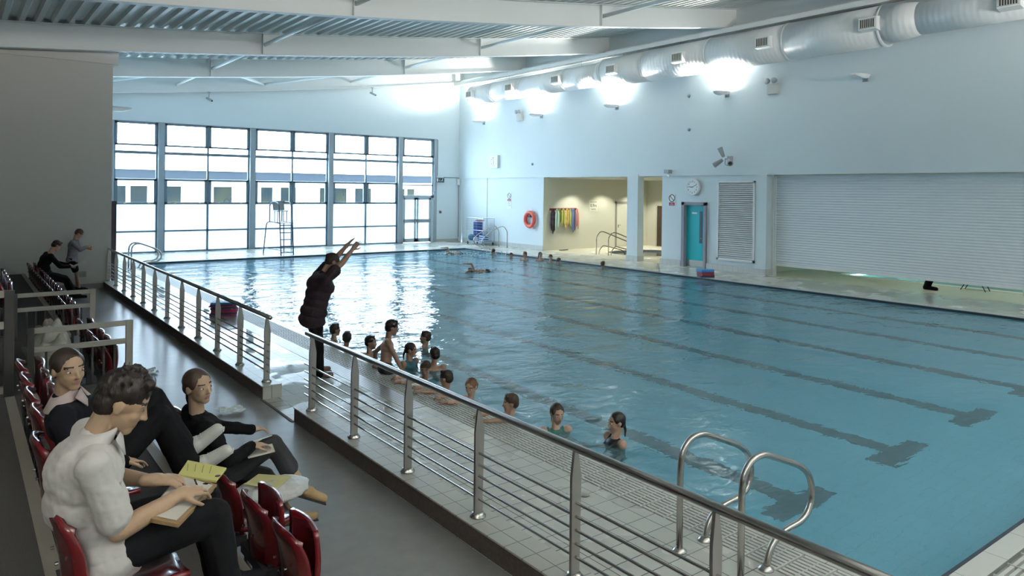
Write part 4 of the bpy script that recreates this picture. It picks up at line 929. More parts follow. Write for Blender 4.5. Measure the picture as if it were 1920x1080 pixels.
# coats piled over the balustrade area
COAT = mat('coat_cream', (.50, .48, .42), .9, var=(7, (.36, .35, .31), .8), bump=(14, .8, .02))
t = thing('bench', 'low dark bench carrying the pile of pale coats', 'bench', (.95, 10.5, 0))
mb = MB(); mb.box(.70, 1.22, 9.7, 11.6, .42, .46); mb.build('seat', METD, t)
for xx, yy in ((.75, 9.8), (1.15, 9.8), (.75, 11.5), (1.15, 11.5)):
    mb = MB(); mb.box(xx-.02, xx+.02, yy-.02, yy+.02, .02 if xx < 1 else 0, .42); mb.build('leg', METD, t)
for k, (cx, cy, cz, sx, sy, sz, lab, m_) in enumerate(((.93, 10.0, .46, .24, .28, .42, 'cream coat heaped on the bench, nearest in the pile', COAT), (.95, 10.6, .46, .25, .3, .50, 'cream coat heaped on the bench, middle of the pile', COAT), (.97, 11.2, .46, .22, .28, .46, 'brown and cream coat on the bench, farthest in the pile', mat('coat_brown', (.16, .12, .10), .9, var=(6, (.34, .31, .27), .7), bump=(14, .8, .02))))):
    mb = MB(); N = 26
    def hump(u, v):
        a = 2*PI*u; r = v; q = noise.noise(Vector((math.cos(a)*r*2.2+k*5, math.sin(a)*r*2.2, k)))
        e = 1-max(0, r)**2.6
        return Vector((cx+math.cos(a)*r*sx*(1+.15*q), cy+math.sin(a)*r*sy*(1+.15*q), cz+sz*e*(.78+.4*q)+.004))
    mb.grid(N, 14, hump); o = mb.build('coat', m_, smooth=True); tag(o, lab, 'coat')

# ================================================================== PEOPLE
def blob(mb, name, mats, vox, parent, smooth=3, post=None, disp=None):
    me = bpy.data.meshes.new('tmp'); me.from_pydata(mb.v, [], mb.f); o = bpy.data.objects.new('tmp', me); COL.objects.link(o)
    m = o.modifiers.new('r', 'REMESH'); m.mode = 'VOXEL'; m.voxel_size = vox; m.adaptivity = 0
    if smooth: q = o.modifiers.new('s', 'SMOOTH'); q.factor = .5; q.iterations = smooth
    if disp:
        tx = bpy.data.textures.new('t', 'CLOUDS'); tx.noise_scale = disp[0]; tx.noise_depth = 2; q = o.modifiers.new('d', 'DISPLACE'); q.texture = tx; q.strength = disp[1]; q.texture_coords = 'GLOBAL'
    dg = bpy.context.evaluated_depsgraph_get(); m2 = bpy.data.meshes.new_from_object(o.evaluated_get(dg)); bpy.data.objects.remove(o)
    m2.name = name; m2.materials.clear()
    for q in (mats if isinstance(mats, (list, tuple)) else [mats]): m2.materials.append(q)
    if post: post(m2)
    m2.transform(Matrix.Translation(-origin(parent)))
    for p in m2.polygons: p.use_smooth = True
    r = bpy.data.objects.new(name, m2); COL.objects.link(r); r.parent = parent; return r
def ik(a, b, l1, l2, hint):
    a, b = Vector(a), Vector(b); d = b-a; L = min(d.length, (l1+l2)*.998); d.normalize(); b = a+d*L
    x = (l1*l1-l2*l2+L*L)/(2*L); h = math.sqrt(max(0, l1*l1-x*x)); hv = Vector(hint); hv = (hv-d*hv.dot(d))
    hv = hv.normalized() if hv.length > 1e-5 else Vector((0, 0, 1)); return a+d*x+hv*h, b
SK = {}
def skin(c, wet=False): return mat('skin_%.2f_%.2f' % (c[0], c[2]), c, .35 if wet else .5, spec=.4)
EYEW = mat('eye_white', (.72, .70, .66), .2); IRIS = mat('eye_iris', (.04, .035, .03), .15)
def frame(yaw, pitch=0, roll=0):
    y, p = math.radians(yaw), math.radians(pitch); f = Vector((math.cos(y)*math.cos(p), math.sin(y)*math.cos(p), math.sin(p)))
    l = Vector((-math.sin(y), math.cos(y), 0)); u = f.cross(l); r = math.radians(roll)
    return f, l*math.cos(r)+u*math.sin(r), u*math.cos(r)-l*math.sin(r)
def add_hand(mb, w, d, n, S, curl=.5, side=1, thick=1.0):
    d = Vector(d).normalized(); n = Vector(n); n = (n-d*n.dot(d)).normalized(); t = d.cross(n)*side; L = .105*S; r = .0050*S*thick
    mb.ell(w+d*L*.26, (L*.32, L*.22, L*.105), (d, t, n), 12, 8); mb.cap(w-d*L*.1, w+d*L*.15, L*.15, L*.17)
    for k, (o_, ln, b) in enumerate(((.33, .42, .9), (.11, .48, 1), (-.11, .45, 1.05), (-.31, .35, 1.15))):
        a = w+d*L*(.50-.03*abs(k-1.2))+t*L*o_*.62; c = curl*b; seg = ln*L/3; ang = 0; p = a-d*L*.1
        mb.cap(p, a, r*1.1, r*1.05, 8)
        for j in range(3):
            ang += c*(.5, .9, .6)[j]; q = a+(d*math.cos(ang)+n*math.sin(ang)+t*o_*.25)*seg*(1.15, 1, .85)[j]; mb.cap(a, q, r*(1.05-.08*j), r*(.98-.08*j), 8); a = q
    a = w+d*L*.10+t*L*.20; b_ = a+(d*.65+t*.62+n*.35)*L*.25; c_ = b_+(d*.9+t*.12+n*.5*(.4+curl))*L*.22
    mb.cap(a, b_, r*1.45, r*1.25, 8); mb.cap(b_, c_, r*1.2, r*.95, 8)
def person(label, S, pel, nk, hc, yaw, look, hands, feet, st):
    """S stature, pel pelvis, nk mid shoulder line, hc head centre, yaw torso facing, look (yaw,pitch,roll) of head."""
    V = Vector; pel, nk, hc = V(pel), V(nk), V(hc); f, l, u = frame(yaw); sp = (nk-pel).normalized(); fr = (f-sp*f.dot(sp)).normalized(); le = sp.cross(fr)
    t = thing('person', label, 'person', (pel.x, pel.y, st.get('base', 0)), st.get('group'))
    vox = st.get('vox', .011); H = st.get('hh', .215); sk = skin(st.get('skin', (.42, .24, .17)), st.get('wet', False)); W = st.get('wide', 1)
    Lt = (nk-pel).length
    shs = [nk+le*.105*S*W-sp*.012*S, nk-le*.105*S*W-sp*.012*S]; hips = [pel+le*.050*S, pel-le*.050*S]
    arms, legs = [], []
    for k in (0, 1):
        h = hands[k]
        if h: e, w_ = ik(shs[k], h[0], .172*S, .150*S, h[1]); arms.append((shs[k], e, w_, h))
        else: arms.append(None)
        g = feet[k]
        if g: kn, an = ik(hips[k], g[0], .235*S, .235*S, g[1]); legs.append((hips[k], kn, an, g))
        else: legs.append(None)
    def torso(mb, inf, low=True, cover=None):
        A = (fr, le, sp); hun = -fr*st.get('hunch', 0)
        mid = pel.lerp(nk, .5)+hun
        if low: mb.ell(pel+sp*.01*S, (.068*S*W+inf, .090*S*W+inf, .075*S), A)
        mb.ell(pel.lerp(mid, .55), (.060*S*W+inf, .080*S*W+inf, .085*S), A)
        mb.ell(mid, (.062*S*W+inf, .083*S*W+inf, .085*S), A)
        mb.ell(mid.lerp(nk, .50), (.068*S*W+inf, .096*S*W+inf, .085*S), A)
        if not cover: mb.cap(nk-sp*.035*S+le*.075*S*W, nk-sp*.035*S-le*.075*S*W, .040*S+inf, .040*S+inf)
        if st.get('bust'): 
            for s_ in (1, -1): mb.ell(mid.lerp(nk, .42)+fr*.055*S+le*s_*.042*S, .036*S+inf)
        if cover:
            for s_ in (1, -1): mb.cap(mid.lerp(nk, .6)+fr*.06*S+le*s_*.05*S, nk+le*s_*.062*S+sp*.012*S, .016*S, .012*S); mb.cap(nk+le*s_*.062*S+sp*.012*S, mid.lerp(nk, .6)-fr*.055*S+le*s_*.05*S, .012*S, .016*S)
            return
        mb.cap(nk-sp*.035*S, nk+(hc-nk)*.10, .046*S+inf*.4, .034*S+inf*.15)
    # --- body
    hf, hl, hu = frame(*look); b = MB()
    top, bot = st.get('top'), st.get('bottom'); shoe = st.get('shoe')
    torso(b, -.010 if top else 0, True)
    if st.get('legs_body', True):
        for q in legs:
            if not q: continue
            a, kn, an, g = q; th = -.008 if bot else 0
            b.cap(a, kn, .050*S+th, .033*S+th); b.ell(kn, .033*S+th)
            b.cap(kn, kn.lerp(an, .45)-fr*0, .031*S+th, .031*S+th); b.cap(kn.lerp(an, .45), an, .030*S+th, .019*S)
            fd = V(g[2]).normalized()
            if shoe: b.cap(an-fd*.005*S, an+fd*.05*S, .014*S, .011*S)
            else: b.cap(an-fd*.02*S+V((0, 0, -.012*S)), an+fd*.085*S+V((0, 0, -.020*S)), .021*S, .016*S)
    for k, q in enumerate(arms):
        if not q: continue
        a, e, w_, h = q
        b.ell(a, (top.get('sh', .042)-.012 if top and not top.get('suit') else .038)*S); b.cap(a, e, .030*S-(.005 if top else 0), .023*S); b.cap(e, e.lerp(w_, .35), .024*S, .0235*S); b.cap(e.lerp(w_, .35), w_, .0235*S, .015*S)
        hd = V(h[2]) if len(h) > 2 and h[2] else (w_-e); hn = V(h[3]) if len(h) > 3 and h[3] else V((0, 0, -1))
        side = 1 if k == 0 else -1
        add_hand(b, w_, hd, hn, S, h[4] if len(h) > 4 else .35, side, 1.25 if vox > .009 else 1.0)
    b.cap(nk-sp*.01*S, hc-hu*H*.22-hf*H*.10, .033*S, .031*S)
    P = lambda x, y, z: hc+(hf*x+hl*y+hu*z)*H
    A = (hf, hl, hu)
    b.ell(P(-.03, 0, .12), (H*.42, H*.335, H*.38), A, 20, 14); b.ell(P(.10, 0, -.16), (H*.30, H*.255, H*.28), A, 20, 14); b.ell(P(.26, 0, -.37), (H*.125, H*.14, H*.105), A)
    b.ell(P(.20, 0, .03), (H*.20, H*.26, H*.20), A)
    for s_ in (1, -1):
        b.ell(P(.255, s_*.15, -.10), (H*.11, H*.10, H*.11), A); b.ell(P(-.02, s_*.345, -.02), (H*.085, H*.03, H*.125), (hf, hl, hu), 10, 8)
        b.cap(P(.365, s_*.05, .115), P(.325, s_*.22, .115), H*.030, H*.028, 8)
    b.cap(P(.385, 0, .06), P(.475, 0, -.115), H*.028, H*.042, 8); b.ell(P(.425, .04, -.13), H*.03, None, 8, 6); b.ell(P(.425, -.04, -.13), H*.03, None, 8, 6)
    b.cap(P(.365, .07, -.235), P(.365, -.07, -.235), H*.032, H*.032, 8); b.cap(P(.355, .055, -.285), P(.355, -.055, -.285), H*.034, H*.034, 8)
    lip = mat('lips', (.30, .14, .11), .4); brow = mat('brow_%.2f' % st['hair'][1][0], tuple(c*.8 for c in st['hair'][1]), .8)
    def post(me):
        for p in me.polygons:
            c = p.center-hc; x, y, z = c.dot(hf)/H, c.dot(hl)/H, c.dot(hu)/H
            if x > .33 and abs(y) < .105-.9*abs(z+.26) and -.31 < z < -.21: p.material_index = 1
            elif x > .24 and .125 < z < .165 and .06 < abs(y) < .235: p.material_index = 2
        bm = bmesh.new(); bm.from_mesh(me)
        for s_ in (1, -1):
            for (dx, r, mi) in ((.345, .052, 3), (.372, .0285, 4)):
                e = MB(); e.ell(P(dx-(1-st.get('eyes', 1))*.03-(.0 if mi == 3 else -.004), s_*.145, .035), (H*r*.8*st.get('eyes', 1), H*r*st.get('eyes', 1)*(1.15 if mi == 3 else .9), H*r*(.46 if mi == 3 else .85)), A, 12, 8)
                vs = [bm.verts.new(v) for v in e.v]
                for q in e.f: fc = bm.faces.new([vs[i] for i in q]); fc.material_index = mi
        bm.to_mesh(me); bm.free()
    body = blob(b, 'body', [sk, lip, brow, EYEW, IRIS], vox*st.get('bodyk', 1), t, 2, post)
    # --- hair
    hs, hcol = st['hair'][:2]; hm = mat('hair_%.3f_%.3f' % hcol[:2], hcol, .45, spec=.35, var=((90, 90, 25), tuple(c*1.7+.004 for c in hcol), .5), bump=((160, 160, 30), .6, .004)); h = MB()
    if hs == 'short':
        h.ell(P(-.06, 0, .20), (H*.425, H*.365, H*.375), A, 18, 12); h.ell(P(-.20, 0, .0), (H*.27, H*.33, H*.30), A); h.cap(P(.20, .14, .47), P(.20, -.14, .47), H*.09, H*.09)
    elif hs == 'spiky':
        h.ell(P(-.06, 0, .20), (H*.43, H*.37, H*.38), A, 18, 12); h.ell(P(-.20, 0, .0), (H*.27, H*.34, H*.31), A); h.cap(P(.24, .16, .45), P(.24, -.16, .45), H*.11, H*.11)
        rr = random.Random(5)
        for i in range(60):
            a = rr.uniform(-2.6, 2.6); e = rr.uniform(.3, 1.5); d = hf*math.cos(a)*math.cos(e)+hl*math.sin(a)*math.cos(e)+hu*math.sin(e); c0 = P(-.06, 0, .20)+d*H*.34; h.cap(c0, c0+(d+hu*.3).normalized()*H*.13, H*.035, H*.012, 6)
    else:
        for s_ in (1, -1): h.ell(P(.03, s_*.255, .17), (H*.20, H*.095, H*.20), A)
        h.ell(P(-.07, 0, .165), (H*.425, H*.36, H*.375), A, 18, 12); h.ell(P(-.20, 0, .0), (H*.27, H*.325, H*.29), A)
        if hs == 'tail':
            h.ell(P(-.46, 0, .12), H*.085); h.cap(P(-.46, 0, .10), P(-.56, 0, -.25), H*.075, H*.07); h.cap(P(-.56, 0, -.25), P(-.50, 0, -.75), H*.07, H*.03)
        if hs == 'lowtail': h.cap(P(-.38, 0, -.05), P(-.45, .02, -.45), H*.09, H*.07); h.cap(P(-.45, .02, -.45), P(-.40, .03, -.78), H*.07, H*.03)
        if hs == 'bun': h.ell(P(-.40, 0, .25), H*.14)
        if hs == 'long':
            for s_ in (1, -1): h.cap(P(-.05, s_*.33, .1), P(-.08, s_*.34, -.45), H*.09, H*.06)
            h.cap(P(-.28, 0, 0), P(-.33, 0, -.55), H*.24, H*.18)
        if hs == 'curls':
            rr = random.Random(2)
            for i in range(26): a = rr.uniform(0, 6.28); e = rr.uniform(-.5, 1.4); d = hf*math.cos(a)*math.cos(e)*.8+hl*math.sin(a)*math.cos(e)+hu*math.sin(e); h.ell(P(-.14, 0, .12)+d*H*.33, H*.10, None, 8, 6)
    hair = blob(h, 'hair', hm, min(vox, .008), t, 1, None, (.02 if hs in ('spiky', 'short') else .03, .008 if hs in ('short', 'spiky', 'curls') else .003))
    # --- clothes
    if top:
        c = MB(); torso(c, top.get('inf', .012), True, top.get('suit'))
        if top.get('hem'): c.ell(pel-sp*top['hem'], (.078*S*W+.012, .100*S*W+.014, .07*S), (fr, le, sp))
        if top.get('bag'): c.ell(pel.lerp(nk, .3)+fr*top['bag'], (.05*S, .085*S, .10*S), (fr, le, sp))
        fz = top.get('sleeve', 2)
        for q in arms:
            if not q or top.get('suit'): continue
            a, e, w_, hh = q; c.ell(a, top.get('sh', .042)*S)
            if fz <= 1: c.cap(a, a.lerp(e, fz), (top.get('sh', .042)-.001)*S, top.get('cuff', .036)*S)
            else: c.cap(a, e, .038*S, .031*S); c.cap(e, e.lerp(w_, fz-1), .031*S, .024*S)
        tp = blob(c, top.get('name', 'jumper'), top['mat'], max(vox*.9, .007), t, 4, None, top.get('disp', (.09, .012)))
        if top.get('collar'):
            c = MB(); nb = nk+(hc-nk)*.12
            nd = (hc-nk).normalized()
            def colf(u, v):
                a = 2*PI*u; return nb+(fr*math.cos(a)*.046+le*math.sin(a)*.050)*S*(.84+.42*v)+nd*(.030-.050*v-.012*math.cos(a)*v)*S-fr*.004*S
            c.grid(25, 4, colf)
            for s_ in (1, -1):
                p0 = nb+(fr*.040+le*s_*.006)*S-sp*.012*S; c.add([p0+nd*.026*S, p0+le*s_*.045*S+nd*.018*S-fr*.01*S, p0+le*s_*.040*S-sp*.030*S+fr*.016*S, p0+le*s_*.004*S-sp*.020*S+fr*.016*S], [(0, 1, 2, 3)])
            c.build('collar', top['collar'], t, smooth=True, mods=(('SOLIDIFY', dict(thickness=.006)),))
    if bot:
        hp = bot.get('hip', 0); c = MB(); c.ell(pel+sp*.0*S, (.074*S*W+.008+hp, .096*S*W+.008+hp, .075*S), (fr, le, sp))
        fl, rr_ = bot.get('len', 2), bot.get('flare', .028)
        for q in legs:
            if not q: continue
            a, kn, an, g = q
            if fl <= 1: c.cap(a, a.lerp(kn, fl), .058*S, .047*S)
            else: c.cap(a, kn, .057*S, .043*S); c.cap(kn, kn.lerp(an, fl-1), .042*S, rr_*S)
        if bot.get('skirt'): 
            (a, kn, an, g), (a2, kn2, an2, g2) = legs
            for kk in (0, .25, .5, .75, 1): c.cap(a.lerp(kn, kk), a2.lerp(kn2, kk), .055*S, .055*S)
        blob(c, bot.get('name', 'trousers'), bot['mat'], max(vox*.9, .007), t, 4, None, (.10, .010))
    if shoe:
        for q in legs:
            if not q: continue
            a, kn, an, g = q; fd = V(g[2]).normalized(); dn = V((0, 0, -1)) if len(g) < 4 else V(g[3]).normalized(); c = MB(); s2 = shoe.get('k', 1)
            c.cap(an-fd*.025*S+dn*.012*S, an+fd*.045*S+dn*.014*S, .026*S*s2, .026*S*s2); c.cap(an+fd*.04*S+dn*.018*S, an+fd*.105*S*s2+dn*.022*S, .024*S*s2, .019*S*s2)
            if shoe.get('boot'): c.cap(an, an.lerp(kn, shoe['boot']), .027*S, .033*S)
            so = blob(c, 'shoe', shoe['mat'], .007 if vox < .01 else .012, t, 2)
            c = MB(); c.bar(an-fd*.045*S+dn*.036*S, an+fd*.122*S*s2+dn*.038*S, .048*S, .012); c.build('sole', shoe.get('sole', BLACK), so, bevel=.004)
            if shoe.get('laces'):
                c = MB(); sd = fd.cross(dn).normalized()
                for i in range(5): p = an+fd*(.02+i*.014)*S-dn*(.012-.003*i)*S; c.tube([p-sd*.014*S-dn*.004*S, p-dn*.009*S, p+sd*.014*S-dn*.004*S], .0022, 6)
                c.build('laces', SIGNW, so)
    return t, arms, legs
BLK = mat('cloth_black', (.0035, .0035, .0045), .95, spec=.2); NAVY = mat('cloth_navy', (.0045, .0045, .007), .95, spec=.2); SHIRT = mat('shirt_white', (.66, .62, .59), .85, bump=(45, .25, .003))
DKTR = mat('trouser_dark_speckled', (.012, .012, .014), .95, var=(260, (.04, .04, .045), .6)); TAN = mat('boot_tan', (.40, .27, .13), .6, var=(12, (.30, .19, .09), .6))
SNEAK = mat('trainer_white', (.66, .64, .60), .6, bump=(60, .3, .003)); SWT = mat('sweater_grey', (.14, .14, .16), .95, var=(40, (.24, .22, .25), .9))
DH = (.012, .008, .006); BH = (.05, .028, .016)
UP = (0, 0, 1)
# boy in the white shirt, writing on a board
t_, arms_, legs_ = person('person in a white short sleeved shirt writing on a board in their lap, head bowed', 1.84, (.52, 3.56, 1.06), (.455, 3.55, 1.505), (.575, 3.535, 1.665), -4, (-12, -28, 0),
    [((.715, 3.66, 1.255), (.1, .8, -.8), (.8, -.15, -.1), (0, .2, -1), .6), ((.795, 3.47, 1.232), (-.8, -.35, -1.2), (.9, .3, -.02), (0, .3, -1), .75)],
    [((1.04, 3.70, .68), (1, 0, .9), (1, 0, 0)), ((1.02, 3.45, .68), (1, 0, .9), (1, -.1, 0))],
    dict(vox=.0065, hh=.255, eyes=.55, hair=('spiky', (.010, .006, .0045)), skin=(.40, .265, .17), base=T2, wide=1.08, hunch=.055, top=dict(mat=SHIRT, sleeve=.80, cuff=.037, sh=.036, name='shirt', hem=.035, collar=SHIRT, inf=.020, bag=.03, disp=(.09, .024)), bottom=dict(mat=BLK, flare=.034, hip=-.014), shoe=dict(mat=BLK)))
# girl with pale collar
person('person in dark jumper with pale collar facing the camera, white trainers raised', 1.72, (.67, 4.72, 1.00), (.48, 4.70, 1.405), (.495, 4.665, 1.590), -12, (-68, -4, 4),
    [((.84, 4.86, 1.37), (-.3, .6, -1), (.7, -.1, .2), (0, 0, -1), .6), ((.74, 4.50, 1.08), (-.4, -1, -.4), None, None, .4)],
    [((1.14, 4.86, .955), (.1, 0, 1), (.74, -.25, .62), (.6, .2, -.75)), ((1.14, 4.72, .885), (.1, 0, .9), (.76, -.30, .50), (.6, .2, -.75))],
    dict(vox=.007, hh=.222, hair=('lowtail', (.022, .013, .008)), skin=(.42, .275, .18), base=T2, top=dict(mat=NAVY, collar=mat('collar_pink', (.52, .42, .40), .8), inf=.02, disp=(.1, .02)), bottom=dict(mat=BLK, flare=.05), shoe=dict(mat=SNEAK, sole=SNEAK, laces=True, k=1.22)))
# girl in black, tan boots
person('person in black sweater and tan boots, legs crossed, turned to the camera with a notebook', 1.60, (1.52, 5.42, .57), (1.34, 5.36, .995), (1.335, 5.315, 1.225), 2, (-62, -2, 6),
    [((1.76, 5.50, .80), (.1, 1, -.8), (.9, .1, -.1), (0, 0, -1), .5), ((1.66, 5.16, .79), (-.1, -1, -.7), (.9, .25, -.05), (0, 0, -1), .55)],
    [((2.04, 5.46, .10), (1, 0, .4), (1, -.2, 0)), ((2.03, 5.20, .41), (1, 0, 1), (.92, -.25, -.42), (-.4, 0, -1))],
    dict(vox=.007, hh=.235, hair=('lowtail', (.034, .021, .014)), skin=(.42, .28, .19), base=0, top=dict(mat=BLK, inf=.018, disp=(.1, .02)), bottom=dict(mat=DKTR, len=1.55, flare=.046), shoe=dict(mat=TAN, boot=.55, k=1.12)))
# far pair
person('person in black seated at the far end of the front row reading papers', 1.70, (1.62, 19.40, .58), (1.66, 19.38, 1.04), (1.80, 19.35, 1.235), 8, (15, -35, 0),
    [((2.06, 19.50, .78), (-.3, 1, -.7), None, None, .5), ((2.06, 19.30, .76), (-.3, -1, -.7), None, None, .5)],
    [((2.12, 19.55, .10), (1, 0, .5), (1, 0, 0)), ((2.20, 19.25, .10), (1, 0, .5), (1, 0, 0))],
    dict(vox=.013, hh=.23, hair=('short', DH), base=0, hunch=.08, top=dict(mat=BLK), bottom=dict(mat=BLK), shoe=dict(mat=BLK)))
person('person in grey sweater and short skirt standing by the gallery wall, holding something orange', 1.55, (2.26, 20.72, .80), (2.30, 20.70, 1.24), (2.40, 20.70, 1.42), -20, (-10, -38, 0),
    [((2.58, 20.78, 1.08), (.2, .6, -1), None, None, .6), ((2.55, 20.55, 1.09), (-.3, -1, -.5), None, None, .5)],
    [((2.40, 20.85, .07), (1, 0, .1), (1, .1, 0)), ((2.42, 20.62, .07), (1, 0, .1), (1, -.3, 0))],
    dict(vox=.013, hh=.225, hair=('curls', (.06, .03, .018)), base=0, top=dict(mat=SWT, inf=.022, hem=.01), bottom=dict(mat=BLK, len=.75, skirt=0, name='skirt'), shoe=dict(mat=BLK)))
# instructor
person('person in dark clothes standing at the pool edge with both arms stretched up and forward', 1.72, (3.90, 9.60, .90), (4.01, 9.58, 1.40), (4.15, 9.56, 1.585), -8, (-5, -22, 0),
    [((4.50, 9.66, 1.88), (-.2, .3, -1), None, (0, -.3, -1), .12), ((4.52, 9.42, 1.90), (-.2, -.5, -1), None, (0, .3, -1), .12)],
    [((4.02, 9.76, .07), (1, 0, .1), (1, 0, 0)), ((3.92, 9.46, .07), (1, 0, .1), (1, -.1, 0))],
    dict(vox=.0085, hh=.235, hair=('bun', (.02, .012, .008)), skin=(.26, .15, .10), base=0, wide=1.28, bust=True, top=dict(mat=mat('cloth_maroon_black', (.016, .007, .012), .9), sleeve=.55, cuff=.05, name='tunic', hem=.10, inf=.035), bottom=dict(mat=BLK, flare=.045), shoe=dict(mat=mat('sandal_brown', (.10, .06, .05), .6))))
mb = MB()
# boy sitting on the edge
TRK = mat('swim_trunks_dark', (.015, .018, .025), .6); SUIT = mat('swimsuit_teal', (.02, .10, .13), .5)
person('bare backed child sitting on the pool edge with legs in the water', 1.40, (4.86, 9.33, .07), (4.92, 9.38, .44), (4.97, 9.36, .615), -25, (-15, -14, 0),
    [((4.84, 9.64, .03), (-.5, 1, .2), (.6, .3, -.3), None, .2), ((5.00, 9.06, .03), (-.5, -1, .2), (.7, -.2, -.3), None, .2)],
    [((5.28, 9.42, -.42), (1, 0, .6), (1, 0, -.3)), ((5.30, 9.12, -.42), (1, 0, .6), (1, 0, -.3))],
    dict(vox=.010, hh=.22, hair=('short', DH), skin=(.25, .15, .105), base=0, wet=True, bottom=dict(mat=TRK, len=.8, name='swim_trunks')))
# children in the water by the near edge
def kid(label, x, y, ztop, yaw, look, hair='short', hcol=DH, suit=None, arms='down', vox=.011, skinc=(.30, .18, .125), S=1.38, hh=.21):
    hc = Vector((x, y, ztop-hh*.56)); nk = hc+Vector((-.02, 0, -.165)); pel = nk+Vector((-.01, 0, -.39))
    f, l, u = frame(yaw)
    if arms == 'edge':      # forearms laid on the coping
        ha = [((4.72, y-.16, .035), (.2, -1, .5), (-.3, .9, 0), None, .2), ((4.74, y+.10, .04), (.2, 1, .5), (-.3, -.9, 0), None, .2)]
    else:
        ha = [(nk+l*.24+f*.16-u*.30, (0, 0, -1)), (nk-l*.24+f*.16-u*.30, (0, 0, -1))]
    z = max(D+.07, pel.z-.6)
    ft = [(pel+l*.12+Vector((0, 0, z-pel.z)), f, f), (pel-l*.12+Vector((0, 0, z-pel.z)), f, f)]
    st = dict(vox=vox, hh=hh, hair=(hair, hcol), skin=skinc, base=-.9, wet=True)
    if suit: st['top'] = dict(mat=suit, suit=True, name='swimsuit', inf=.005, disp=None)
    st['bottom'] = dict(mat=suit or TRK, len=.15 if suit else .7, name='swimsuit_bottom' if suit else 'swim_trunks')
    return person(label, S, pel, nk, hc, yaw, look, ha, ft, st)
kid('dark haired child in the water just right of the standing woman, farther one', 5.25, 11.95, .26, -20, (0, 0, 0))
kid('dark haired child in the water just right of the standing woman, nearer one', 5.17, 11.29, .24, 180, (60, 0, 0))
kid('child in profile in the water, alone between the woman and seated boy', 5.20, 10.48, .30, -60, (-45, 0, 0))
kid('short haired child in the water farthest from the edge, behind the others', 6.32, 10.7, .22, 150, (140, 0, 0), hcol=(.03, .02, .015), S=1.42)
kid('child with thick hair and blue swimsuit beside the seated boy', 5.42, 9.60, .32, -70, (-40, -10, 0), 'lowtail', suit=SUIT, hcol=DH)
kid('sleek dark haired child standing chest deep behind the edge group', 5.62, 9.25, .29, 60, (80, 0, 0))
kid('child at the pool edge just right of the seated boy, looking down', 5.20, 8.79, .23, 170, (-130, -14, 0), arms='edge', hcol=(.03, .018, .012))
kid('very dark round haired child with arms folded on the edge', 5.18, 8.22, .22, 170, (120, -8, 0), arms='edge', skinc=(.34, .2, .14))
kid('brown curly haired child resting arms on the edge', 5.20, 7.66, .23, 175, (-150, -18, 0), 'curls', (.10, .05, .025), arms='edge', skinc=(.38, .24, .17))
kid('brown haired child seen from behind with an elbow on the edge', 5.16, 6.78, .24, 160, (150, -4, 0), arms='edge', hcol=(.035, .02, .013), skinc=(.36, .22, .16), vox=.010)
kid('child in a green swimsuit facing the camera with wet flat hair', 5.30, 6.12, .26, -110, (-105, -12, 0), 'tail', (.025, .014, .01), suit=mat('swimsuit_green', (.02, .11, .09), .5), skinc=(.42, .27, .20), vox=.009)
kid('girl with dark ponytail alone in the water nearest the ladder', 5.55, 5.45, .29, 165, (160, -4, 0), 'lowtail', (.010, .007, .006), suit=mat('swimsuit_black', (.01, .011, .015), .5), skinc=(.38, .24, .17), vox=.009)
# swimmers along the far edge
BRN = (.06, .03, .018)
kid('swimmer with raised arm by the far right corner rails', 17.56, 24.36, .23, 20, (30, 0, 0), 'tail', BRN, vox=.016, skinc=(.42, .26, .2))
kid('swimmer low in the water, only the head showing, second from far corner', 17.61, 23.23, .13, 200, (-120, 0, 0), hcol=BRN, vox=.016)
kid('reddish haired swimmer with ponytail, third from far corner', 17.39, 22.07, .28, 200, (190, 0, 0), 'tail', (.12, .04, .02), vox=.016, skinc=(.45, .28, .21))
kid('dark haired swimmer facing the camera, leftmost of three close together', 17.75, 21.57, .28, -100, (-110, 0, 0), 'long', DH, vox=.016, skinc=(.5, .33, .26))
kid('brown haired swimmer in the middle of three close together', 17.70, 20.9, .23, -100, (-120, 0, 0), hcol=BRN, vox=.016, skinc=(.45, .28, .2))
kid('swimmer leaning forward, rightmost of three close together', 17.55, 20.27, .18, 30, (20, -20, 0), 'tail', (.05, .04, .04), vox=.016, skinc=(.45, .3, .24))
kid('lone swimmer with cropped brown hair before the spa recess', 17.80, 18.22, .21, 20, (15, 0, 0), hcol=(.10, .06, .035), vox=.014, skinc=(.42, .26, .19))
# two swimmers doing front crawl
def swimmer(label, x, y, yaw, col):
    f, l, u = frame(yaw); c = Vector((x, y, -.06))
    person(label, 1.45, c-f*.35, c+f*.05+Vector((0, 0, .03)), c+f*.24+Vector((0, 0, .04)), yaw, (yaw, 10, 0),
        [(c+f*.45+l*.12, (0, 0, 1)), (c+f*.30-l*.30+Vector((0, 0, .26)), (0, 0, 1))], [(c-f*1.0+l*.1+Vector((0, 0, -.08)), (0, 0, -1), -f), (c-f*1.0-l*.1+Vector((0, 0, -.02)), (0, 0, -1), -f)],
        dict(vox=.016, hh=.21, hair=('short', DH), skin=(.38, .24, .17), base=-.1, wet=True, bottom=dict(mat=TRK, len=.5, name='swim_trunks')))
swimmer('front crawl swimmer splashing near the far right corner of the pool', 16.3, 25.5, 178, None)
swimmer('front crawl swimmer splashing in the middle of the far water', 13.4, 19.5, 165, None)
FOAM = mat('water_foam', (.72, .80, .84), .5)
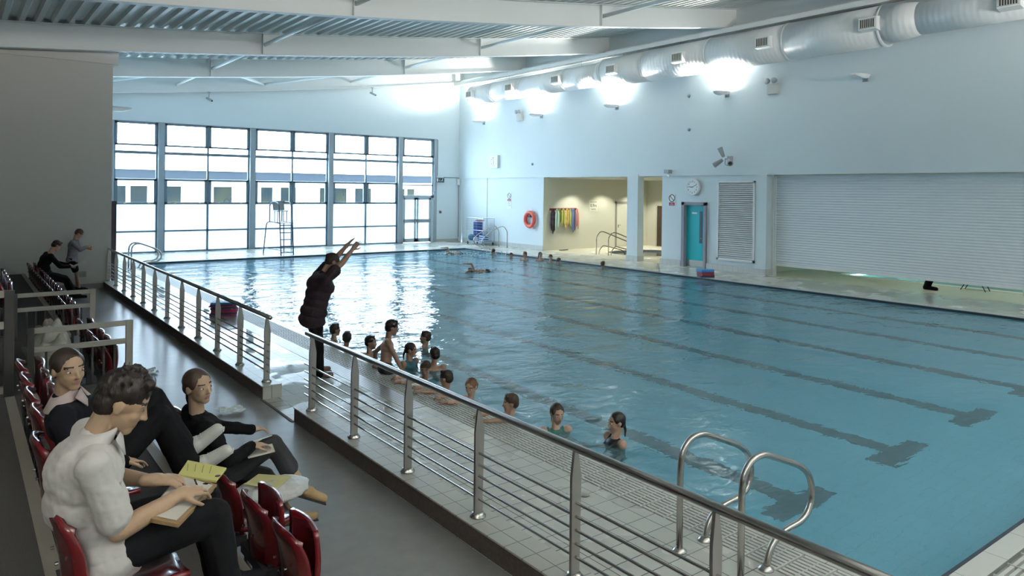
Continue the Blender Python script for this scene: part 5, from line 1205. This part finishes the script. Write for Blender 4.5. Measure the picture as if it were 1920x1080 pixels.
for k, (x, y, lab) in enumerate(((16.3, 25.5, 'white splash foam around the corner swimmer'), (13.4, 19.5, 'white splash foam around the middle swimmer'), (17.4, 24.4, 'small splash beside the swimmer with raised arm'))):
    rr = random.Random(k); mb = MB()
    for i in range(70):
        a = rr.uniform(0, 6.28); d = abs(rr.gauss(0, .45)); r = rr.uniform(.008, .03); mb.ell((x+math.cos(a)*d*1.4, y+math.sin(a)*d*.7, -.045+abs(rr.gauss(0, .05))), (r*1.6, r*1.2, r*.7), None, 6, 5)
    o = mb.build('splash', FOAM, smooth=True); tag(o, lab, 'splash', kind='stuff')
# person behind the shutter
person('person behind the roller shutter, only a dark boot and trouser leg visible', 1.80, (21.42, 9.0, .88), (21.42, 9.0, 1.40), (21.42, 9.0, 1.6), -80, (-80, 0, 0),
    [((21.7, 8.7, .85), (0, 1, 0)), ((21.15, 8.7, .85), (0, 1, 0))], [((21.36, 9.16, .075), (0, -1, .1), (-.2, -1, 0)), ((21.46, 9.20, .075), (0, -1, .1), (-.1, -1, 0))],
    dict(vox=.016, hh=.225, hair=('short', DH), base=0, top=dict(mat=BLK), bottom=dict(mat=BLK, flare=.052), shoe=dict(mat=BLK, k=1.35)))
# ---- things held or lying about
def KL(ps): return [Vector((0, 0, 2.6))+(Vector(p)-Vector((0, 0, 2.6)))*.934 for p in ps]
def slab(corners, th, m, nm, label=None, cat=None, parent=None, seg=1):
    a, b, c, d = [Vector(p) for p in corners]; nrm = (b-a).cross(d-a).normalized()
    mb = MB(); mb.prism([a, b, c, d], -nrm*th); o = mb.build(nm, m, parent, bevel=.0015)
    if label: tag(o, label, cat)
    return o
PAPER = mat('paper_white', (.66, .62, .56), .7); YEL = mat('paper_yellow', (.60, .56, .20), .7)
slab([(.643, 3.40, 1.199), (.753, 3.28, 1.187), (1.012, 3.66, 1.168), (.887, 3.84, 1.196)], .018, mat('board_wood', (.30, .19, .09), .5), 'writing_board', 'wooden edged writing board resting on the lap of the white shirt boy', 'board')
slab([(.660, 3.42, 1.2005), (.752, 3.31, 1.191), (.990, 3.65, 1.173), (.875, 3.80, 1.1985)], .0012, PAPER, 'paper_sheet', 'white sheet of paper lying on the writing board', 'paper')
yt = slab([(.94, 3.92, 1.222), (.865, 3.79, 1.207), (1.010, 3.67, 1.182), (1.097, 3.80, 1.186)], .012, YEL, 'notepad', 'yellow notepad propped at the far edge of writing board', 'notepad')
mb = MB(); mb.ell((1.03, 3.715, 1.187), (.014, .010, .004)); mb.build('ink_blot', INK, yt)
mb = MB()
for i in range(4): mb.bar((.93+.033*i, 3.87-.016*i, 1.2205-.006*i), (.91+.030*i, 3.80-.016*i, 1.213-.006*i), .003, .002)
mb.build('pencil_lines', mat('pencil_grey', (.22, .21, .12), .8), yt)
mb = MB(); mb.tube([(.87, 3.50, 1.275), (.905, 3.56, 1.195)], .004, 8); o = mb.build('pen', BLACK); tag(o, 'dark pen in right hand of the white shirt boy', 'pen')
slab([(1.62, 5.12, .735), (1.80, 5.10, .75), (1.86, 5.38, .755), (1.68, 5.42, .74)], .010, PAPER, 'notebook', 'white notebook resting on the thigh of the girl in black', 'notebook')
mb = MB(); mb.tube([(1.66, 5.24, .79), (1.84, 5.28, .80)], .004, 8); o = mb.build('pen', WHITE); tag(o, 'pale pen in the hand of the girl in black', 'pen')
slab([(2.10, 19.2, .74), (2.36, 19.15, .86), (2.36, 19.45, .86), (2.10, 19.5, .74)], .004, PAPER, 'papers', 'white papers held by the person in black at the far end', 'paper')
mb = MB(); mb.tube([(2.46, 20.62, 1.10), (2.66, 20.60, 1.04)], .028, 8); o = mb.build('orange_sleeve', mat('orange_plastic', (.65, .25, .02), .5)); tag(o, 'orange tube shaped object held by the person in grey', 'tube')
# carrier bag with yellow leaflet on the seat
mb = MB()
def bagf(u, v):
    a = 2*PI*u; sx, sy = .26, .17; z = -1+2*v; rr_ = max(0, 1-abs(z)**2.4)**.5
    q = noise.noise(Vector((math.cos(a)*2, math.sin(a)*2, z*2)))
    return Vector((1.71+math.cos(a)*rr_*sx*(1+.14*q), 4.92+math.sin(a)*rr_*sy*(1+.2*q), .545+z*.065*(1+.4*q)+.05*math.cos(a)*0))
mb.grid(28, 14, bagf); t = thing('carrier_bag', 'crumpled white plastic carrier bag on the opened front seat', 'bag', (1.76, 4.9, .47)); mb.build('bag', mat('bag_plastic', (.66, .66, .64), .3, bump=(16, .9, .02)), t, smooth=True)
slab([(1.545, 4.96, .620), (1.70, 4.78, .610), (1.86, 4.93, .612), (1.68, 5.08, .620)], .004, mat('leaflet_yellow', (.62, .58, .28), .6), 'leaflet', 'pale yellow leaflet lying on top of the carrier bag', 'leaflet')
mb = MB(); mb.box(1.5, 1.6, 21.19, 21.22, .3, .3)
mb = MB(); mb.box(2.42, 2.62, 21.19, 21.22, .30, .44); o = mb.build('wall_socket', mat('socket_grey', (.30, .29, .27), .5), bevel=.004); tag(o, 'small grey socket plate low on the gallery wall', 'socket')

# ================================================================== OPPOSITE BUILDING seen through the glazing
BW = mat('render_white', (.80, .81, .80), .8); BG = mat('fascia_grey', (.026, .033, .042), .6, spec=.1); BP = mat('pane_dark', (.008, .015, .02), .6, spec=.05, var=(.7, (.033, .033, .018), .8)); BFr = mat('upvc_white', (.85, .87, .88), .4)
t = thing('opposite_building', 'long white building with grey eaves and windows seen through the glazing', 'building', (14, 46, -.1))
mb = MB(); mb.box(-12, 48, 46, 54, -.1, 3.3); mb.build('wall', BW, t)
mb = MB(); mb.box(-12, 48, 45.3, 46, 3.05, 3.55); mb.build('eaves', BG, t)
mb = MB(); mb.prism([(-12, 45.2, 3.55), (-12, 54.5, 5.6), (-12, 54.5, 5.7), (-12, 45.2, 3.67)], (60, 0, 0)); mb.build('roof', BW, t)
for i, (xa, xb) in enumerate(((6.6, 8.8), (9.3, 10.6), (12.2, 13.5), (14.1, 16.0), (16.3, 17.5), (18.9, 21.0), (21.4, 22.8), (24.6, 26.2), (28.3, 29.6), (31, 33), (35.2, 37.0), (38, 40.2), (41, 43))):
    mb = MB(); mb.box(xa, xb, 45.95, 46.0, 1.35, 2.75); fo = mb.build('window', BFr, t)
    mb = MB(); n_ = 2 if xb-xa > 1.5 else 1
    for q in range(n_): w_ = (xb-xa)/n_; mb.box(xa+w_*q+.12, xa+w_*(q+1)-.12, 45.92, 45.95, 1.5, 2.62)
    mb.build('window_glass', BP, fo)
